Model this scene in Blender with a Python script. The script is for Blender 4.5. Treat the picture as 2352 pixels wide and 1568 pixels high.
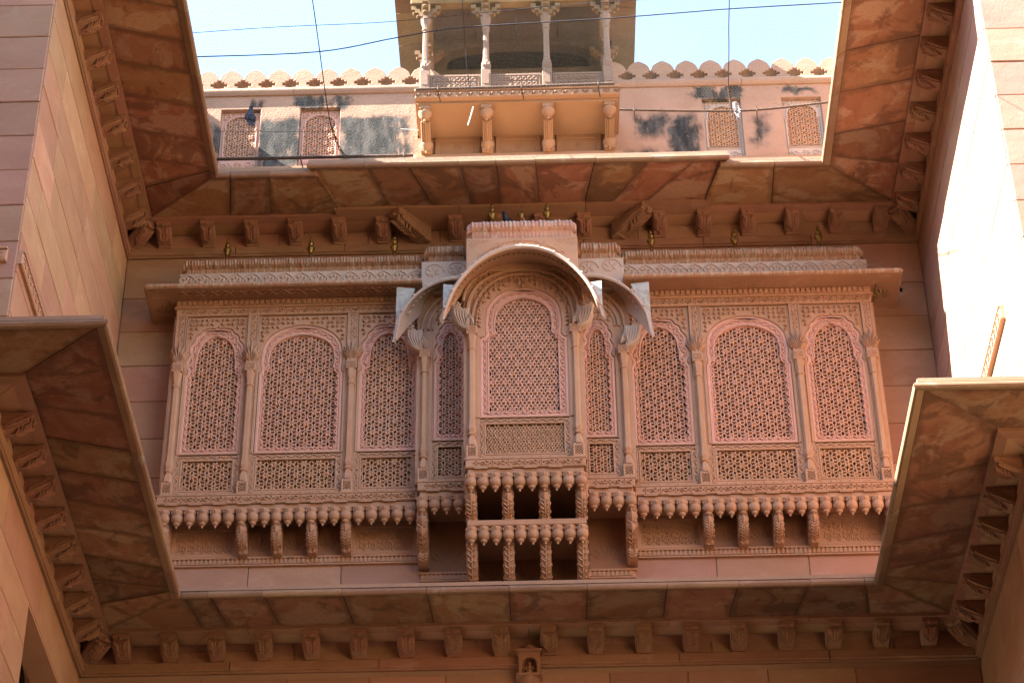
import bpy, math, random
from mathutils import Matrix, Vector
from mathutils.geometry import tessellate_polygon
random.seed(7)
PI = math.pi
sc = bpy.context.scene
for o in list(bpy.data.objects): bpy.data.objects.remove(o)
COL = sc.collection

# ------------------------------------------------------------------ camera
F2 = Vector((142.0, -3959.0)); V2 = Vector((-96.0, 7184.0))
FPX = math.sqrt(-(F2.dot(V2)))
yv = Vector((F2.x, F2.y, -FPX)).normalized()
zv = Vector((V2.x, V2.y, -FPX)).normalized()
xv = yv.cross(zv).normalized()
cam_d = bpy.data.cameras.new('camera'); cam = bpy.data.objects.new('camera', cam_d); COL.objects.link(cam)
cam.matrix_world = Matrix.Translation((0, 0, 1.6)) @ Matrix((xv, yv, zv)).to_4x4()
cam_d.sensor_width = 36.0; cam_d.lens = FPX / 2352.0 * 36.0
cam_d.clip_start = 0.1; cam_d.clip_end = 500
sc.camera = cam
sc.render.resolution_x = 1024; sc.render.resolution_y = 682

# ------------------------------------------------------------------ light
SUN_DIR = Vector((1.0, 0.185, -0.88)).normalized()          # direction the light travels
sun_d = bpy.data.lights.new('sun', 'SUN'); sun_d.energy = 5.0; sun_d.angle = math.radians(0.5); sun_d.color = (1.0, 0.96, 0.91)
sun = bpy.data.objects.new('sun', sun_d); COL.objects.link(sun)
sun.rotation_euler = SUN_DIR.to_track_quat('-Z', 'Y').to_euler(); sun.location = (-20, -3, 30)
wd = bpy.data.worlds.new('World'); sc.world = wd; wd.use_nodes = True
wn = wd.node_tree.nodes; wl = wd.node_tree.links; wn.clear()
sky = wn.new('ShaderNodeTexSky'); sky.sky_type = 'NISHITA'; sky.sun_disc = False
sky.sun_elevation = math.asin(-SUN_DIR.z)
sky.sun_rotation = math.atan2(-SUN_DIR.x, -SUN_DIR.y)
sky.air_density = 1.0; sky.dust_density = 0.7; sky.ozone_density = 1.0
bg = wn.new('ShaderNodeBackground'); bg.inputs[1].default_value = 0.085
wo = wn.new('ShaderNodeOutputWorld'); wl.new(sky.outputs[0], bg.inputs[0]); wl.new(bg.outputs[0], wo.inputs[0])
sc.view_settings.view_transform = 'Standard'; sc.view_settings.look = 'None'; sc.view_settings.gamma = 1
sc.view_settings.use_curve_mapping = False
sc.view_settings.exposure = 3.48
sc.render.engine = 'CYCLES'
sc.cycles.max_bounces = 8; sc.cycles.diffuse_bounces = 6; sc.cycles.glossy_bounces = 2; sc.cycles.transparent_max_bounces = 12

# ------------------------------------------------------------------ constants (metres)
XL, XR, YB = -4.07, 3.81, 18.0       # court walls: left, right, back
XC = -0.125                           # axis of the carved bay
YL = 14.17                            # near corner of the left wall
YRL, YRU = 15.165, 14.2               # near corners of the right wall, lower and upper storey
ZE_L, ZB_L, ZE_U, ZB_U = 11.61, 11.72, 16.26, 16.39

# ------------------------------------------------------------------ materials
def N(nt, t, **kw):
    n = nt.nodes.new(t)
    for k, v in kw.items():
        if k.startswith('i_'): n.inputs[int(k[2:])].default_value = v
        else: setattr(n, k, v)
    return n
def srgb(r, g, b):
    f = lambda c: (c / 255 / 12.92) if c / 255 <= 0.04045 else ((c / 255 + 0.055) / 1.055) ** 2.4
    return (f(r), f(g), f(b), 1)
def A(r, g, b):
    if r > g > b * 1.05: r, g, b = r * .78, g * 1.205 * .78, b * 1.19 * .78
    return (r, g, b, 1)
class Mat:
    def __init__(s, name, rough=0.9):
        s.m = bpy.data.materials.new(name); s.m.use_nodes = True; s.nt = s.m.node_tree; s.nt.nodes.clear()
        s.out = N(s.nt, 'ShaderNodeOutputMaterial'); s.bs = N(s.nt, 'ShaderNodeBsdfPrincipled')
        s.bs.inputs['Roughness'].default_value = rough; s.bs.inputs['Specular IOR Level'].default_value = 0.25
        s.l(s.bs.outputs[0], s.out.inputs[0])
        s.geo = N(s.nt, 'ShaderNodeNewGeometry'); s.oi = N(s.nt, 'ShaderNodeObjectInfo')
        mm = N(s.nt, 'ShaderNodeMath', operation='MULTIPLY', i_1=37.0); s.l(s.oi.outputs['Random'], mm.inputs[0])
        cb = N(s.nt, 'ShaderNodeCombineXYZ'); s.l(mm.outputs[0], cb.inputs[0]); s.l(mm.outputs[0], cb.inputs[2])
        ad = N(s.nt, 'ShaderNodeVectorMath', operation='ADD'); s.l(s.geo.outputs['Position'], ad.inputs[0]); s.l(cb.outputs[0], ad.inputs[1])
        s.posr = ad.outputs[0]; s.pos = s.geo.outputs['Position']
    def l(s, a, b): s.nt.links.new(a, b)
    def noise(s, scale, vec=None, stretch=(1, 1, 1), detail=5, rough=0.55, dist=0.0):
        mp = N(s.nt, 'ShaderNodeMapping'); mp.inputs['Scale'].default_value = stretch
        s.l(vec if vec is not None else s.posr, mp.inputs[0])
        n = N(s.nt, 'ShaderNodeTexNoise'); n.inputs['Scale'].default_value = scale; n.inputs['Detail'].default_value = detail
        n.inputs['Roughness'].default_value = rough; n.inputs['Distortion'].default_value = dist
        s.l(mp.outputs[0], n.inputs['Vector']); return n.outputs[0]
    def ramp(s, fac, lo, hi, a=0.0, b=1.0):
        r = N(s.nt, 'ShaderNodeMapRange'); r.inputs[1].default_value = lo; r.inputs[2].default_value = hi
        r.inputs[3].default_value = a; r.inputs[4].default_value = b; r.interpolation_type = 'SMOOTHSTEP'
        s.l(fac, r.inputs[0]); return r.outputs[0]
    def mix(s, fac, a, b, blend='MIX'):
        m = N(s.nt, 'ShaderNodeMix', data_type='RGBA', blend_type=blend)
        for sock, v in ((m.inputs[0], fac), (m.inputs[6], a), (m.inputs[7], b)):
            if hasattr(v, 'is_linked'): s.l(v, sock)
            else: sock.default_value = v
        return m.outputs[2]
    def math(s, op, a, b):
        m = N(s.nt, 'ShaderNodeMath', operation=op)
        for sock, v in ((m.inputs[0], a), (m.inputs[1], b)):
            if hasattr(v, 'is_linked'): s.l(v, sock)
            else: sock.default_value = v
        return m.outputs[0]
    def rand_value(s, col, amt, hue=0.012):
        h = N(s.nt, 'ShaderNodeHueSaturation')
        r = N(s.nt, 'ShaderNodeMapRange'); r.inputs[3].default_value = 1 - amt; r.inputs[4].default_value = 1 + amt
        s.l(s.oi.outputs['Random'], r.inputs[0]); s.l(r.outputs[0], h.inputs['Value'])
        q = s.math('FRACT', s.math('MULTIPLY', s.oi.outputs['Random'], 7.31), 0.0)
        r2 = N(s.nt, 'ShaderNodeMapRange'); r2.inputs[3].default_value = 0.5 - hue; r2.inputs[4].default_value = 0.5 + hue
        s.l(q, r2.inputs[0]); s.l(r2.outputs[0], h.inputs['Hue']); s.l(col, h.inputs['Color']); return h.outputs[0]
    def finish(s, col, bump=None, strength=0.4, dist=0.004):
        s.l(col, s.bs.inputs['Base Color'])
        if bump is not None:
            b = N(s.nt, 'ShaderNodeBump'); b.inputs['Strength'].default_value = strength; b.inputs['Distance'].default_value = dist
            s.l(bump, b.inputs['Height']); s.l(b.outputs[0], s.bs.inputs['Normal'])
        return s.m

def stone(name, a, b, c, vein=(1.1, 1.1, 2.4), vr=0.10, grime=0.35, pale=None, pale_amt=0.5, bump=0.35):
    s = Mat(name)
    n1 = s.noise(1.8, stretch=vein, detail=7, dist=.5)
    col = s.mix(s.ramp(n1, 0.30, 0.72), a, b)
    n2 = s.noise(1.1, detail=6)
    col = s.mix(s.ramp(n2, 0.52, 0.75, 0, grime), col, c)
    n3 = s.noise(38, detail=4)
    col = s.mix(s.ramp(n3, 0.35, 0.7, 0.0, 0.22), col, c)
    if pale is not None:
        n4 = s.noise(2.6, stretch=(1, 1, 1.8), detail=8, rough=0.62, dist=0.5)
        col = s.mix(s.ramp(n4, 0.56, 0.66, 0, pale_amt), col, pale)
    col = s.rand_value(col, vr, .012 if vr >= .08 else .003)
    hb = s.math('ADD', s.noise(60, detail=3), s.math('MULTIPLY', s.noise(9, detail=4), 1.6))
    return s.finish(col, hb, bump, 0.004)

M = {}
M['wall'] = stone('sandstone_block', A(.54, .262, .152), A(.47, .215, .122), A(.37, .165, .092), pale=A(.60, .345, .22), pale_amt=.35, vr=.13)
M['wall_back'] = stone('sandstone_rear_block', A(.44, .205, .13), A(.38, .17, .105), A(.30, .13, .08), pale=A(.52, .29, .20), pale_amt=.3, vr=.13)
M['wall_front'] = stone('sandstone_ashlar', A(.46, .225, .155), A(.40, .185, .125), A(.35, .175, .125), pale=A(.50, .30, .23), pale_amt=.35, vr=.10)
M['mortar'] = stone('lime_mortar', A(.42, .235, .155), A(.37, .20, .13), A(.30, .155, .10), vr=.02)
M['beam'] = stone('sandstone_beam', A(.41, .188, .115), A(.35, .15, .092), A(.27, .11, .068), pale=A(.48, .28, .19), pale_amt=.4, vr=.08)
M['carved'] = stone('carved_sandstone', A(.53, .27, .172), A(.48, .232, .14), A(.40, .195, .115), grime=.4, pale=A(.60, .345, .235), pale_amt=.3, vr=.06)
M['carved_dark'] = stone('carved_sandstone_shaded', A(.38, .175, .10), A(.33, .145, .085), A(.27, .12, .07), vr=.05)  # darker copy of the carved stone, puts shade into recesses
M['pink'] = stone('pink_limewash', A(.70, .335, .255), A(.65, .305, .228), A(.57, .275, .19), grime=.35, pale=A(.75, .40, .325), pale_amt=.4, vr=.04)
M['lattice'] = stone('pierced_sandstone', A(.64, .32, .235), A(.59, .29, .208), A(.52, .26, .17), grime=.3, vr=.04)
M['lattice_side'] = stone('bare_pierced_sandstone', A(.66, .35, .21), A(.60, .31, .18), A(.50, .255, .145), grime=.3, vr=.02)
M['lattice_low'] = stone('pierced_sandstone_ochre', A(.56, .29, .185), A(.51, .255, .158), A(.44, .22, .13), grime=.3, vr=.04)

def soffit(name, a, b, dark, pale, pa):
    s = Mat(name)
    n1 = s.noise(1.9, stretch=(1, 1, 1), detail=8, rough=0.6, dist=1.5)
    col = s.mix(s.ramp(n1, 0.35, 0.65), a, b)
    n4 = s.noise(1.7, detail=9, rough=0.66, dist=1.0)
    col = s.mix(s.ramp(n4, 0.50, 0.57, 0, pa), col, pale)
    n2 = s.noise(2.3, detail=9, rough=0.65, dist=0.8)
    col = s.mix(s.ramp(n2, 0.53, 0.60, 0, 0.7), col, dark)
    uv = N(s.nt, 'ShaderNodeUVMap'); uv.uv_map = 'slab'; sp = N(s.nt, 'ShaderNodeSeparateXYZ'); s.l(uv.outputs[0], sp.inputs[0])
    def attr(nm):
        at_ = N(s.nt, 'ShaderNodeAttribute'); at_.attribute_type = 'OBJECT'; at_.attribute_name = nm; return at_.outputs['Fac']
    ed = None
    for ax, nm in ((0, 'size_s'), (1, 'size_d')):
        e = s.math('MINIMUM', sp.outputs[ax], s.math('SUBTRACT', attr(nm), sp.outputs[ax])); ed = e if ed is None else s.math('MINIMUM', ed, e)
    wob = s.math('ADD', ed, s.math('MULTIPLY', s.math('SUBTRACT', s.noise(5, detail=8, rough=.65), .5), .22))
    col = s.mix(s.ramp(wob, 0.010, 0.06, .65, 0), col, dark)           # water stains that follow the joints
    n3 = s.noise(30, detail=5); col = s.mix(s.ramp(n3, 0.4, 0.75, 0, .25), col, dark)
    col = s.rand_value(col, .26, .014)
    return s.finish(col, s.math('ADD', s.noise(70), s.noise(12)), .3, .004)
M['soffit_u'] = soffit('eave_slab_upper', A(.40, .17, .092), A(.33, .122, .064), A(.17, .072, .042), A(.50, .285, .185), .6)
M['soffit_l'] = soffit('eave_slab_lower', A(.34, .148, .084), A(.27, .098, .054), A(.14, .06, .035), A(.39, .22, .142), .55)
M['lip'] = stone('eave_edge_stone', A(.36, .19, .12), A(.29, .145, .09), A(.20, .10, .065), grime=.6, pale=A(.52, .40, .32), pale_amt=.35, vr=.12)

def weathered():
    s = Mat('weathered_roof_stone')
    col = s.mix(s.ramp(s.noise(2.5, detail=6), .4, .65), A(.42, .20, .125), A(.36, .165, .10))
    st = s.noise(34, stretch=(1, .3, .12), detail=8, rough=.7, dist=.6)
    col = s.mix(s.ramp(st, .46, .62, 0, .6), col, A(.56, .42, .32))
    st2 = s.noise(40, stretch=(1, .4, .2), detail=8, rough=.7)
    col = s.mix(s.ramp(st2, .55, .68, 0, .55), col, A(.30, .16, .06))
    return s.finish(col, s.noise(50), .5, .005)
M['weathered'] = weathered()
def greyed():
    s = Mat('greyed_carved_stone')
    col = s.mix(s.ramp(s.noise(3, detail=7), .38, .64), A(.55, .34, .26), A(.50, .33, .27))
    col = s.mix(s.ramp(s.noise(14, stretch=(1, 1, .3), detail=8, rough=.7), .58, .7, 0, .5), col, A(.60, .50, .43))
    return s.finish(col, s.noise(55), .5, .004)
M['greyed'] = greyed()
def plume():
    s = Mat('pink_roof_stone')
    col = s.mix(s.ramp(s.noise(3, detail=7), .38, .64), A(.56, .30, .25), A(.48, .24, .19))
    col = s.mix(s.ramp(s.noise(14, stretch=(1, 1, .2), detail=8, rough=.7), .5, .64, 0, .6), col, A(.58, .47, .40))
    return s.finish(col, s.noise(55), .5, .004)
M['plume'] = plume()
def horn():
    s = Mat('pale_canopy_stone')  # pale tone holds sky and sun brightness as well as weathering
    col = s.mix(s.ramp(s.noise(6, detail=8, rough=.7), .4, .62), A(.52, .42, .37), A(.38, .27, .21))
    col = s.mix(s.ramp(s.noise(18, detail=8, rough=.7), .62, .70, 0, .8), col, A(.16, .13, .11))
    return s.finish(col, s.noise(55), .5, .004)
M['horn'] = horn()
def plaster():
    s = Mat('pink_plaster')
    col = s.mix(s.ramp(s.noise(2.0, vec=s.pos, detail=7), .38, .65), A(.47, .232, .15), A(.41, .196, .125))
    sep = N(s.nt, 'ShaderNodeSeparateXYZ'); s.l(s.pos, sep.inputs[0])
    wx = s.math('MULTIPLY', s.math('SUBTRACT', s.noise(4.5, vec=s.pos, detail=7, rough=.6), .5), .42); wz = s.math('MULTIPLY', s.math('SUBTRACT', s.noise(5.5, vec=s.pos, stretch=(1, 1, .6), detail=7, rough=.6), .5), .36)
    X, Z = s.math('ADD', sep.outputs[0], wx), s.math('ADD', sep.outputs[2], wz)
    def box(x0, x1, z0, z1, sx, sz):
        fx = s.math('MULTIPLY', s.ramp(X, x0 - sx, x0 + sx), s.ramp(X, x1 - sx, x1 + sx, 1, 0))
        fz = s.math('MULTIPLY', s.ramp(Z, z0 - sz, z0 + sz), s.ramp(Z, z1 - sz, z1 + sz, 1, 0))
        return s.math('MULTIPLY', fx, fz)
    nz = s.noise(2.6, vec=s.pos, stretch=(1, 1, .7), detail=9, rough=.66, dist=.4)
    streak = s.noise(7, vec=s.pos, stretch=(1, 1, .14), detail=8, rough=.6)
    tot = None
    for (x0, x1, z0, z1, sx, sz) in ((-2.86, -2.40, 17.2, 17.92, .05, .06), (-2.02, -1.25, 17.2, 17.93, .07, .05), (-4.2, -3.2, 17.2, 17.84, .07, .05),
                                     (-2.52, -1.93, 18.05, 18.22, .04, .03), (1.68, 2.2, 18.06, 18.23, .03, .02), (2.6, 3.0, 18.12, 18.2, .05, .03),
                                     (1.05, 1.40, 17.55, 17.85, .07, .1), (1.42, 1.70, 17.2, 17.85, .07, .08), (2.28, 2.42, 17.45, 17.82, .07, .09),
                                     (-2.9, -2.76, 18.06, 18.2, .03, .03), (1.0, 1.7, 17.1, 17.36, .1, .1)):
        b = box(x0, x1, z0, z1, sx, sz)
        tot = b if tot is None else s.math('MAXIMUM', tot, b)
    g = s.math('MULTIPLY', tot, s.ramp(s.math('ADD', s.math('MULTIPLY', nz, .55), s.math('MULTIPLY', streak, .45)), .40, .48))
    col = s.mix(g, col, s.mix(s.ramp(s.noise(9, vec=s.pos, stretch=(1, 1, .3), detail=8), .4, .65), (.022, .022, .019, 1), (.085, .075, .062, 1)))
    col = s.mix(s.ramp(s.noise(45, vec=s.pos), .5, .8, 0, .2), col, A(.55, .37, .30))
    return s.finish(col, s.math('ADD', s.noise(40, vec=s.pos, detail=4), s.noise(8, vec=s.pos)), .5, .008)
M['plaster'] = plaster()
M['merlon'] = stone('pale_pink_merlon_plaster', A(.46, .235, .155), A(.41, .205, .132), A(.36, .172, .108), vr=.05, bump=.6)
M['ochre'] = stone('ochre_sandstone', A(.30, .158, .078), A(.24, .12, .058), A(.14, .068, .034), grime=.7, pale=A(.36, .215, .115), pale_amt=.4, vr=.08)
M['balcony'] = stone('balcony_sandstone', A(.42, .21, .125), A(.37, .175, .10), A(.35, .195, .095), grime=.4, vr=.06)
M['column'] = stone('shaded_column_stone', A(.30, .165, .115), A(.26, .138, .095), A(.22, .115, .078), vr=.05)  # darkened stone, shade under the pavilion eave put into the colour
M['ceiling'] = stone('dark_sooty_ceiling', A(.18, .095, .058), A(.13, .066, .04), A(.05, .03, .022), grime=.8, vr=.12)  # sooty stone, darkened further in place of the interior's shade
M['unlit_room'] = stone('dark_opening', A(.06, .04, .03), A(.045, .03, .022), A(.03, .02, .015), vr=.0)  # near-black walls stand in for the darkness of the unlit room
M['room'] = stone('pale_inner_wall', A(.66, .35, .21), A(.60, .31, .18), A(.50, .26, .15), vr=.0)  # colour raised to brighten the holes of the screens
M['ground'] = stone('stone_paving', A(.24, .17, .13), A(.20, .14, .10), A(.17, .12, .09), vr=.05)
def plain(name, col, rough=.6, metal=0.0, spec=.4, bump=None):
    s = Mat(name, rough); s.bs.inputs['Metallic'].default_value = metal; s.bs.inputs['Specular IOR Level'].default_value = spec
    c = s.mix(s.ramp(s.noise(25, detail=6), .35, .7), col, tuple(v * .55 for v in col[:3]) + (1,))
    return s.finish(c, s.noise(80), .2, .002)
M['brass'] = plain('old_brass', (.26, .15, .04, 1), .45, .9)
M['rust'] = plain('rusty_iron', A(.12, .06, .04), .85, .2)
M['cable'] = plain('dark_cable', A(.03, .028, .035), .7)
M['net'] = plain('galvanised_net_wire', A(.34, .32, .29), .5, .0)
M['pigeon'] = plain('slate_feathers', (.020, .024, .034, 1), .6, spec=.2)
M['pigeon_neck'] = plain('iridescent_feathers', (.015, .03, .05, 1), .35, spec=.3)
M['claw'] = plain('pink_claw', A(.4, .16, .13), .6)
M['leaf'] = plain('dry_leaf', A(.35, .19, .08), .8)
M['white_stick'] = plain('bleached_wood', A(.7, .64, .55), .7)
def glass():
    s = Mat('cloudy_plastic', .25); s.bs.inputs['Transmission Weight'].default_value = .92; s.bs.inputs['IOR'].default_value = 1.2
    s.bs.inputs['Base Color'].default_value = (.62, .60, .56, 1); return s.m
M['plastic'] = glass()

# ------------------------------------------------------------------ mesh builder
class MB:
    def __init__(s): s.v = []; s.f = []
    def add(s, vs, fs):
        b = len(s.v); s.v += [tuple(p) for p in vs]; s.f += [tuple(i + b for i in f) for f in fs]; return s
    def hexa(s, p):                       # 4 bottom + 4 top corners
        return s.add(p, [(3, 2, 1, 0), (4, 5, 6, 7), (0, 1, 5, 4), (1, 2, 6, 5), (2, 3, 7, 6), (3, 0, 4, 7)])
    def box(s, x0, x1, y0, y1, z0, z1):
        return s.hexa([(x0, y0, z0), (x1, y0, z0), (x1, y1, z0), (x0, y1, z0), (x0, y0, z1), (x1, y0, z1), (x1, y1, z1), (x0, y1, z1)])
    def chbox(s, x0, x1, y0, y1, z0, z1, c=.008):   # front face (y0) chamfered
        s.add([(x0 + c, y0, z0 + c), (x1 - c, y0, z0 + c), (x1 - c, y0, z1 - c), (x0 + c, y0, z1 - c),
               (x0, y0 + c, z0), (x1, y0 + c, z0), (x1, y0 + c, z1), (x0, y0 + c, z1),
               (x0, y1, z0), (x1, y1, z0), (x1, y1, z1), (x0, y1, z1)],
              [(0, 1, 2, 3)] + [(a, a + 4 if False else 4 + a, 4 + (a + 1) % 4, (a + 1) % 4) for a in range(4)] +
              [(4 + a, 8 + a, 8 + (a + 1) % 4, 4 + (a + 1) % 4) for a in range(4)] + [(11, 10, 9, 8)])
        return s
    def tube(s, pts, r, n=6, closed=False, cap=True):
        pts = [Vector(p) for p in pts]; m = len(pts); rings = []
        up = Vector((.123, .7, .61))
        for i, p in enumerate(pts):
            a = pts[(i - 1) % m] if (closed or i > 0) else p; b = pts[(i + 1) % m] if (closed or i < m - 1) else p
            t = (b - a).normalized(); u = t.cross(up).normalized(); w = t.cross(u)
            rr = r[i] if isinstance(r, (list, tuple)) else r
            rings.append([p + u * rr * math.cos(2 * PI * k / n) + w * rr * math.sin(2 * PI * k / n) for k in range(n)])
        vs = [q for R in rings for q in R]; fs = []
        for i in range(m if closed else m - 1):
            j = (i + 1) % m
            for k in range(n): fs.append((i * n + k, i * n + (k + 1) % n, j * n + (k + 1) % n, j * n + k))
        if cap and not closed: fs += [tuple(range(n))[::-1], tuple((m - 1) * n + k for k in range(n))]
        return s.add(vs, fs)
    def lathe(s, prof, c=(0, 0, 0), n=12, flute=0, fd=0.0, a0=0.0, a1=2 * PI):
        full = abs(a1 - a0 - 2 * PI) < 1e-6; cols = n if full else n + 1; vs = []; fs = []
        for (r, z) in prof:
            for k in range(cols):
                a = a0 + (a1 - a0) * k / n; rr = r * (1 - fd * (0.5 - 0.5 * math.cos(a * flute))) if flute else r
                vs.append((c[0] + rr * math.cos(a), c[1] + rr * math.sin(a), c[2] + z))
        for i in range(len(prof) - 1):
            for k in range(n):
                k2 = (k + 1) % cols; fs.append((i * cols + k, i * cols + k2, (i + 1) * cols + k2, (i + 1) * cols + k))
        return s.add(vs, fs)
    def plate(s, outer, holes=(), y0=0, y1=.1, ch=0.0, back=True):    # polygon in (x,z), front at y0, body to y1
        polys = [list(outer)] + [list(h) for h in holes]
        def area(p): return sum(p[i][0] * p[(i + 1) % len(p)][1] - p[(i + 1) % len(p)][0] * p[i][1] for i in range(len(p))) / 2
        if area(polys[0]) < 0: polys[0].reverse()
        for h in polys[1:]:
            if area(h) > 0: h.reverse()
        flat = [q for p in polys for q in p]
        tris = tessellate_polygon([[Vector((q[0], q[1], 0)) for q in p] for p in polys])
        ins = []
        for p in polys:
            n = len(p)
            for i in range(n):
                a, b, c = p[i - 1], p[i], p[(i + 1) % n]
                e1 = Vector((b[0] - a[0], b[1] - a[1])); e2 = Vector((c[0] - b[0], c[1] - b[1]))
                if e1.length < 1e-9 or e2.length < 1e-9: ins.append(b); continue
                e1.normalize(); e2.normalize(); nn = Vector((-e1.y - e2.y, e1.x + e2.x))
                if nn.length < 1e-6: nn = Vector((-e1.y, e1.x))
                nn.normalize(); k = max(.5, nn.dot(Vector((-e1.y, e1.x))))
                ins.append((b[0] + nn.x * ch / k, b[1] + nn.y * ch / k))
        nf = len(flat)
        vs = [(q[0], y0, q[1]) for q in ins] + [(q[0], y0 + ch, q[1]) for q in flat] + [(q[0], y1, q[1]) for q in flat]
        fs = [(t[0], t[1], t[2]) for t in tris]
        if back: fs += [(t[2] + 2 * nf, t[1] + 2 * nf, t[0] + 2 * nf) for t in tris]
        b = 0
        for p in polys:
            n = len(p)
            for i in range(n):
                j = (i + 1) % n
                if ch > 0: fs.append((b + i, nf + b + i, nf + b + j, b + j))
                fs.append((nf + b + i, 2 * nf + b + i, 2 * nf + b + j, nf + b + j))
            b += n
        return s.add(vs, fs)
    def sphere(s, c, r, sc_=(1, 1, 1), n=10, m=7):
        prof = [(max(1e-4, r * math.sin(PI * i / m)), -r * math.cos(PI * i / m)) for i in range(m + 1)]
        t = MB(); t.lathe(prof, n=n)
        return s.add([(c[0] + x * sc_[0], c[1] + y * sc_[1], c[2] + z * sc_[2]) for x, y, z in t.v], t.f)
    def mapped(s, fn): s.v = [tuple(fn(*p)) for p in s.v]; return s
    def mesh(s, name, mat, smooth=False):
        me = bpy.data.meshes.new(name); me.from_pydata(s.v, [], s.f); me.materials.append(mat)
        import bmesh
        bm = bmesh.new(); bm.from_mesh(me); bmesh.ops.recalc_face_normals(bm, faces=bm.faces); bm.to_mesh(me); bm.free()
        if smooth:
            me.polygons.foreach_set('use_smooth', [True] * len(me.polygons))
            try: me.set_sharp_from_angle(angle=math.radians(38))
            except Exception: pass
        me.update(); return me
    def build(s, name, mat, parent=None, smooth=False, loc=None, rz=0):
        return place(name, s.mesh(name, M[mat] if isinstance(mat, str) else mat, smooth), parent, loc, rz)

def place(name, me, parent=None, loc=None, rz=0):
    o = bpy.data.objects.new(name, me); COL.objects.link(o)
    if parent is not None:
        o.parent = parent; o.matrix_parent_inverse = ROOTINV.get(parent.name, Matrix())
    if loc is not None: o.location = loc
    if rz: o.rotation_euler = (0, 0, rz)
    return o
ROOTINV = {}
def thing(name, label, cat, loc, group=None):
    o = bpy.data.objects.new(name, None); COL.objects.link(o); o.location = loc; o.empty_display_size = .2
    o['label'] = label; o['category'] = cat
    if group: o['group'] = group
    ROOTINV[o.name] = Matrix.Translation([-c for c in loc]); return o
def tag(o, label, cat, group=None, kind=None):
    if label: o['label'] = label
    if cat: o['category'] = cat
    if group: o['group'] = group
    if kind: o['kind'] = kind
    return o

# frames: (s along the wall, d out of the wall, z)
T_back = lambda s, d, z: (s, YB - d, z)
T_left = lambda s, d, z: (XL + d, s, z)
T_right = lambda s, d, z: (XR - d, s, z)

# ------------------------------------------------------------------ ornament helpers
def petal(mb, cx, cz, ang, ln, wd, y, h, base=0.0):
    ca, sa = math.cos(ang), math.sin(ang)
    P = lambda a, b, yy: (cx + ca * (base + a) - sa * b, yy, cz + sa * (base + a) + ca * b)
    mb.add([P(0, 0, y), P(ln * .45, wd / 2, y), P(ln, 0, y), P(ln * .45, -wd / 2, y), P(ln * .5, 0, y - h)],
           [(0, 1, 4), (1, 2, 4), (2, 3, 4), (3, 0, 4)])
def rosette(mb, cx, cz, r, y, h, n=6, a0=PI / 2):
    for k in range(n): petal(mb, cx, cz, a0 + 2 * PI * k / n, r, r * .62, y, h, r * .12)
def wave_strip(mb, p0, p1, width, y, h, period, r=.006, flowers=True):
    """a carved vine between two points of the (x,z) plane, standing h proud of y"""
    d = Vector((p1[0] - p0[0], p1[1] - p0[1])); L = d.length
    if L < 1e-4: return
    d /= L; nrm = Vector((-d.y, d.x)); n = max(1, round(L / period)); per = L / n; amp = width * .30
    pts = []
    for i in range(n * 8 + 1):
        t = i / 8 * per; o = amp * math.sin(2 * PI * t / per)
        pts.append((p0[0] + d.x * t + nrm.x * o, y - h * .3, p0[1] + d.y * t + nrm.y * o))
    mb.tube(pts, r, 4)
    base = math.atan2(d.y, d.x)
    for i in range(n):
        for q, sg in ((.25, -1), (.75, 1)):
            t = (i + q) * per; cx = p0[0] + d.x * t + nrm.x * sg * width * .12; cz = p0[1] + d.y * t + nrm.y * sg * width * .12
            if flowers:
                for da in (-.9, 0, .9): petal(mb, cx, cz, base + sg * PI / 2 + da, width * .36, width * .17, y, h)
            else: petal(mb, cx, cz, base + sg * .9, width * .4, width * .2, y, h)
def flower_strip(mb, x0, x1, z0, z1, y, h, period):
    n = max(1, round((x1 - x0) / period)); p = (x1 - x0) / n; w = z1 - z0; zc = (z0 + z1) / 2
    for i in range(n):
        cx = x0 + (i + .5) * p; rosette(mb, cx, zc, w * .42, y, h, 4)
        wave_strip(mb, (cx + w * .42, zc), (x0 + (i + 1.5) * p - w * .42, zc) if i < n - 1 else (x1, zc), w * .8, y, h, max(.03, p - w * .84), w * .07)
def spiral(mb, cx, cz, r, a0, turns, sg, y, th):
    pts = [];
    for i in range(int(turns * 12) + 1):
        t = i / 12; rr = r * (1 - t / turns) ** .8 + r * .06; a = a0 + sg * 2 * PI * t
        pts.append((cx + rr * math.cos(a), y - th * .4, cz + rr * math.sin(a)))
    mb.tube(pts, [th * (1 - .5 * i / len(pts)) for i in range(len(pts))], 4)
def scroll_panel(mb, x0, x1, z0, z1, y, th=.007):
    w, h = x1 - x0, z1 - z0; cx, cz = (x0 + x1) / 2, (z0 + z1) / 2; n = max(2, round(w / h * 1.4))
    for sx in (-1, 1):
        for k in range(n):
            for sz in (-1, 1):
                x = cx + sx * (k + .5) * w / 2 / n; z = cz + sz * h * .25
                spiral(mb, x, z, min(h * .22, w / 4 / n * .9), PI / 2 * sz, 1.6, sx * sz, y, th)
                for j in range(4): petal(mb, x, z, j * PI / 2 + .5, h * .30, h * .07, y, th * 1.2, h * .05)
    rosette(mb, cx, cz, h * .2, y, th * 1.5, 6)
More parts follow.
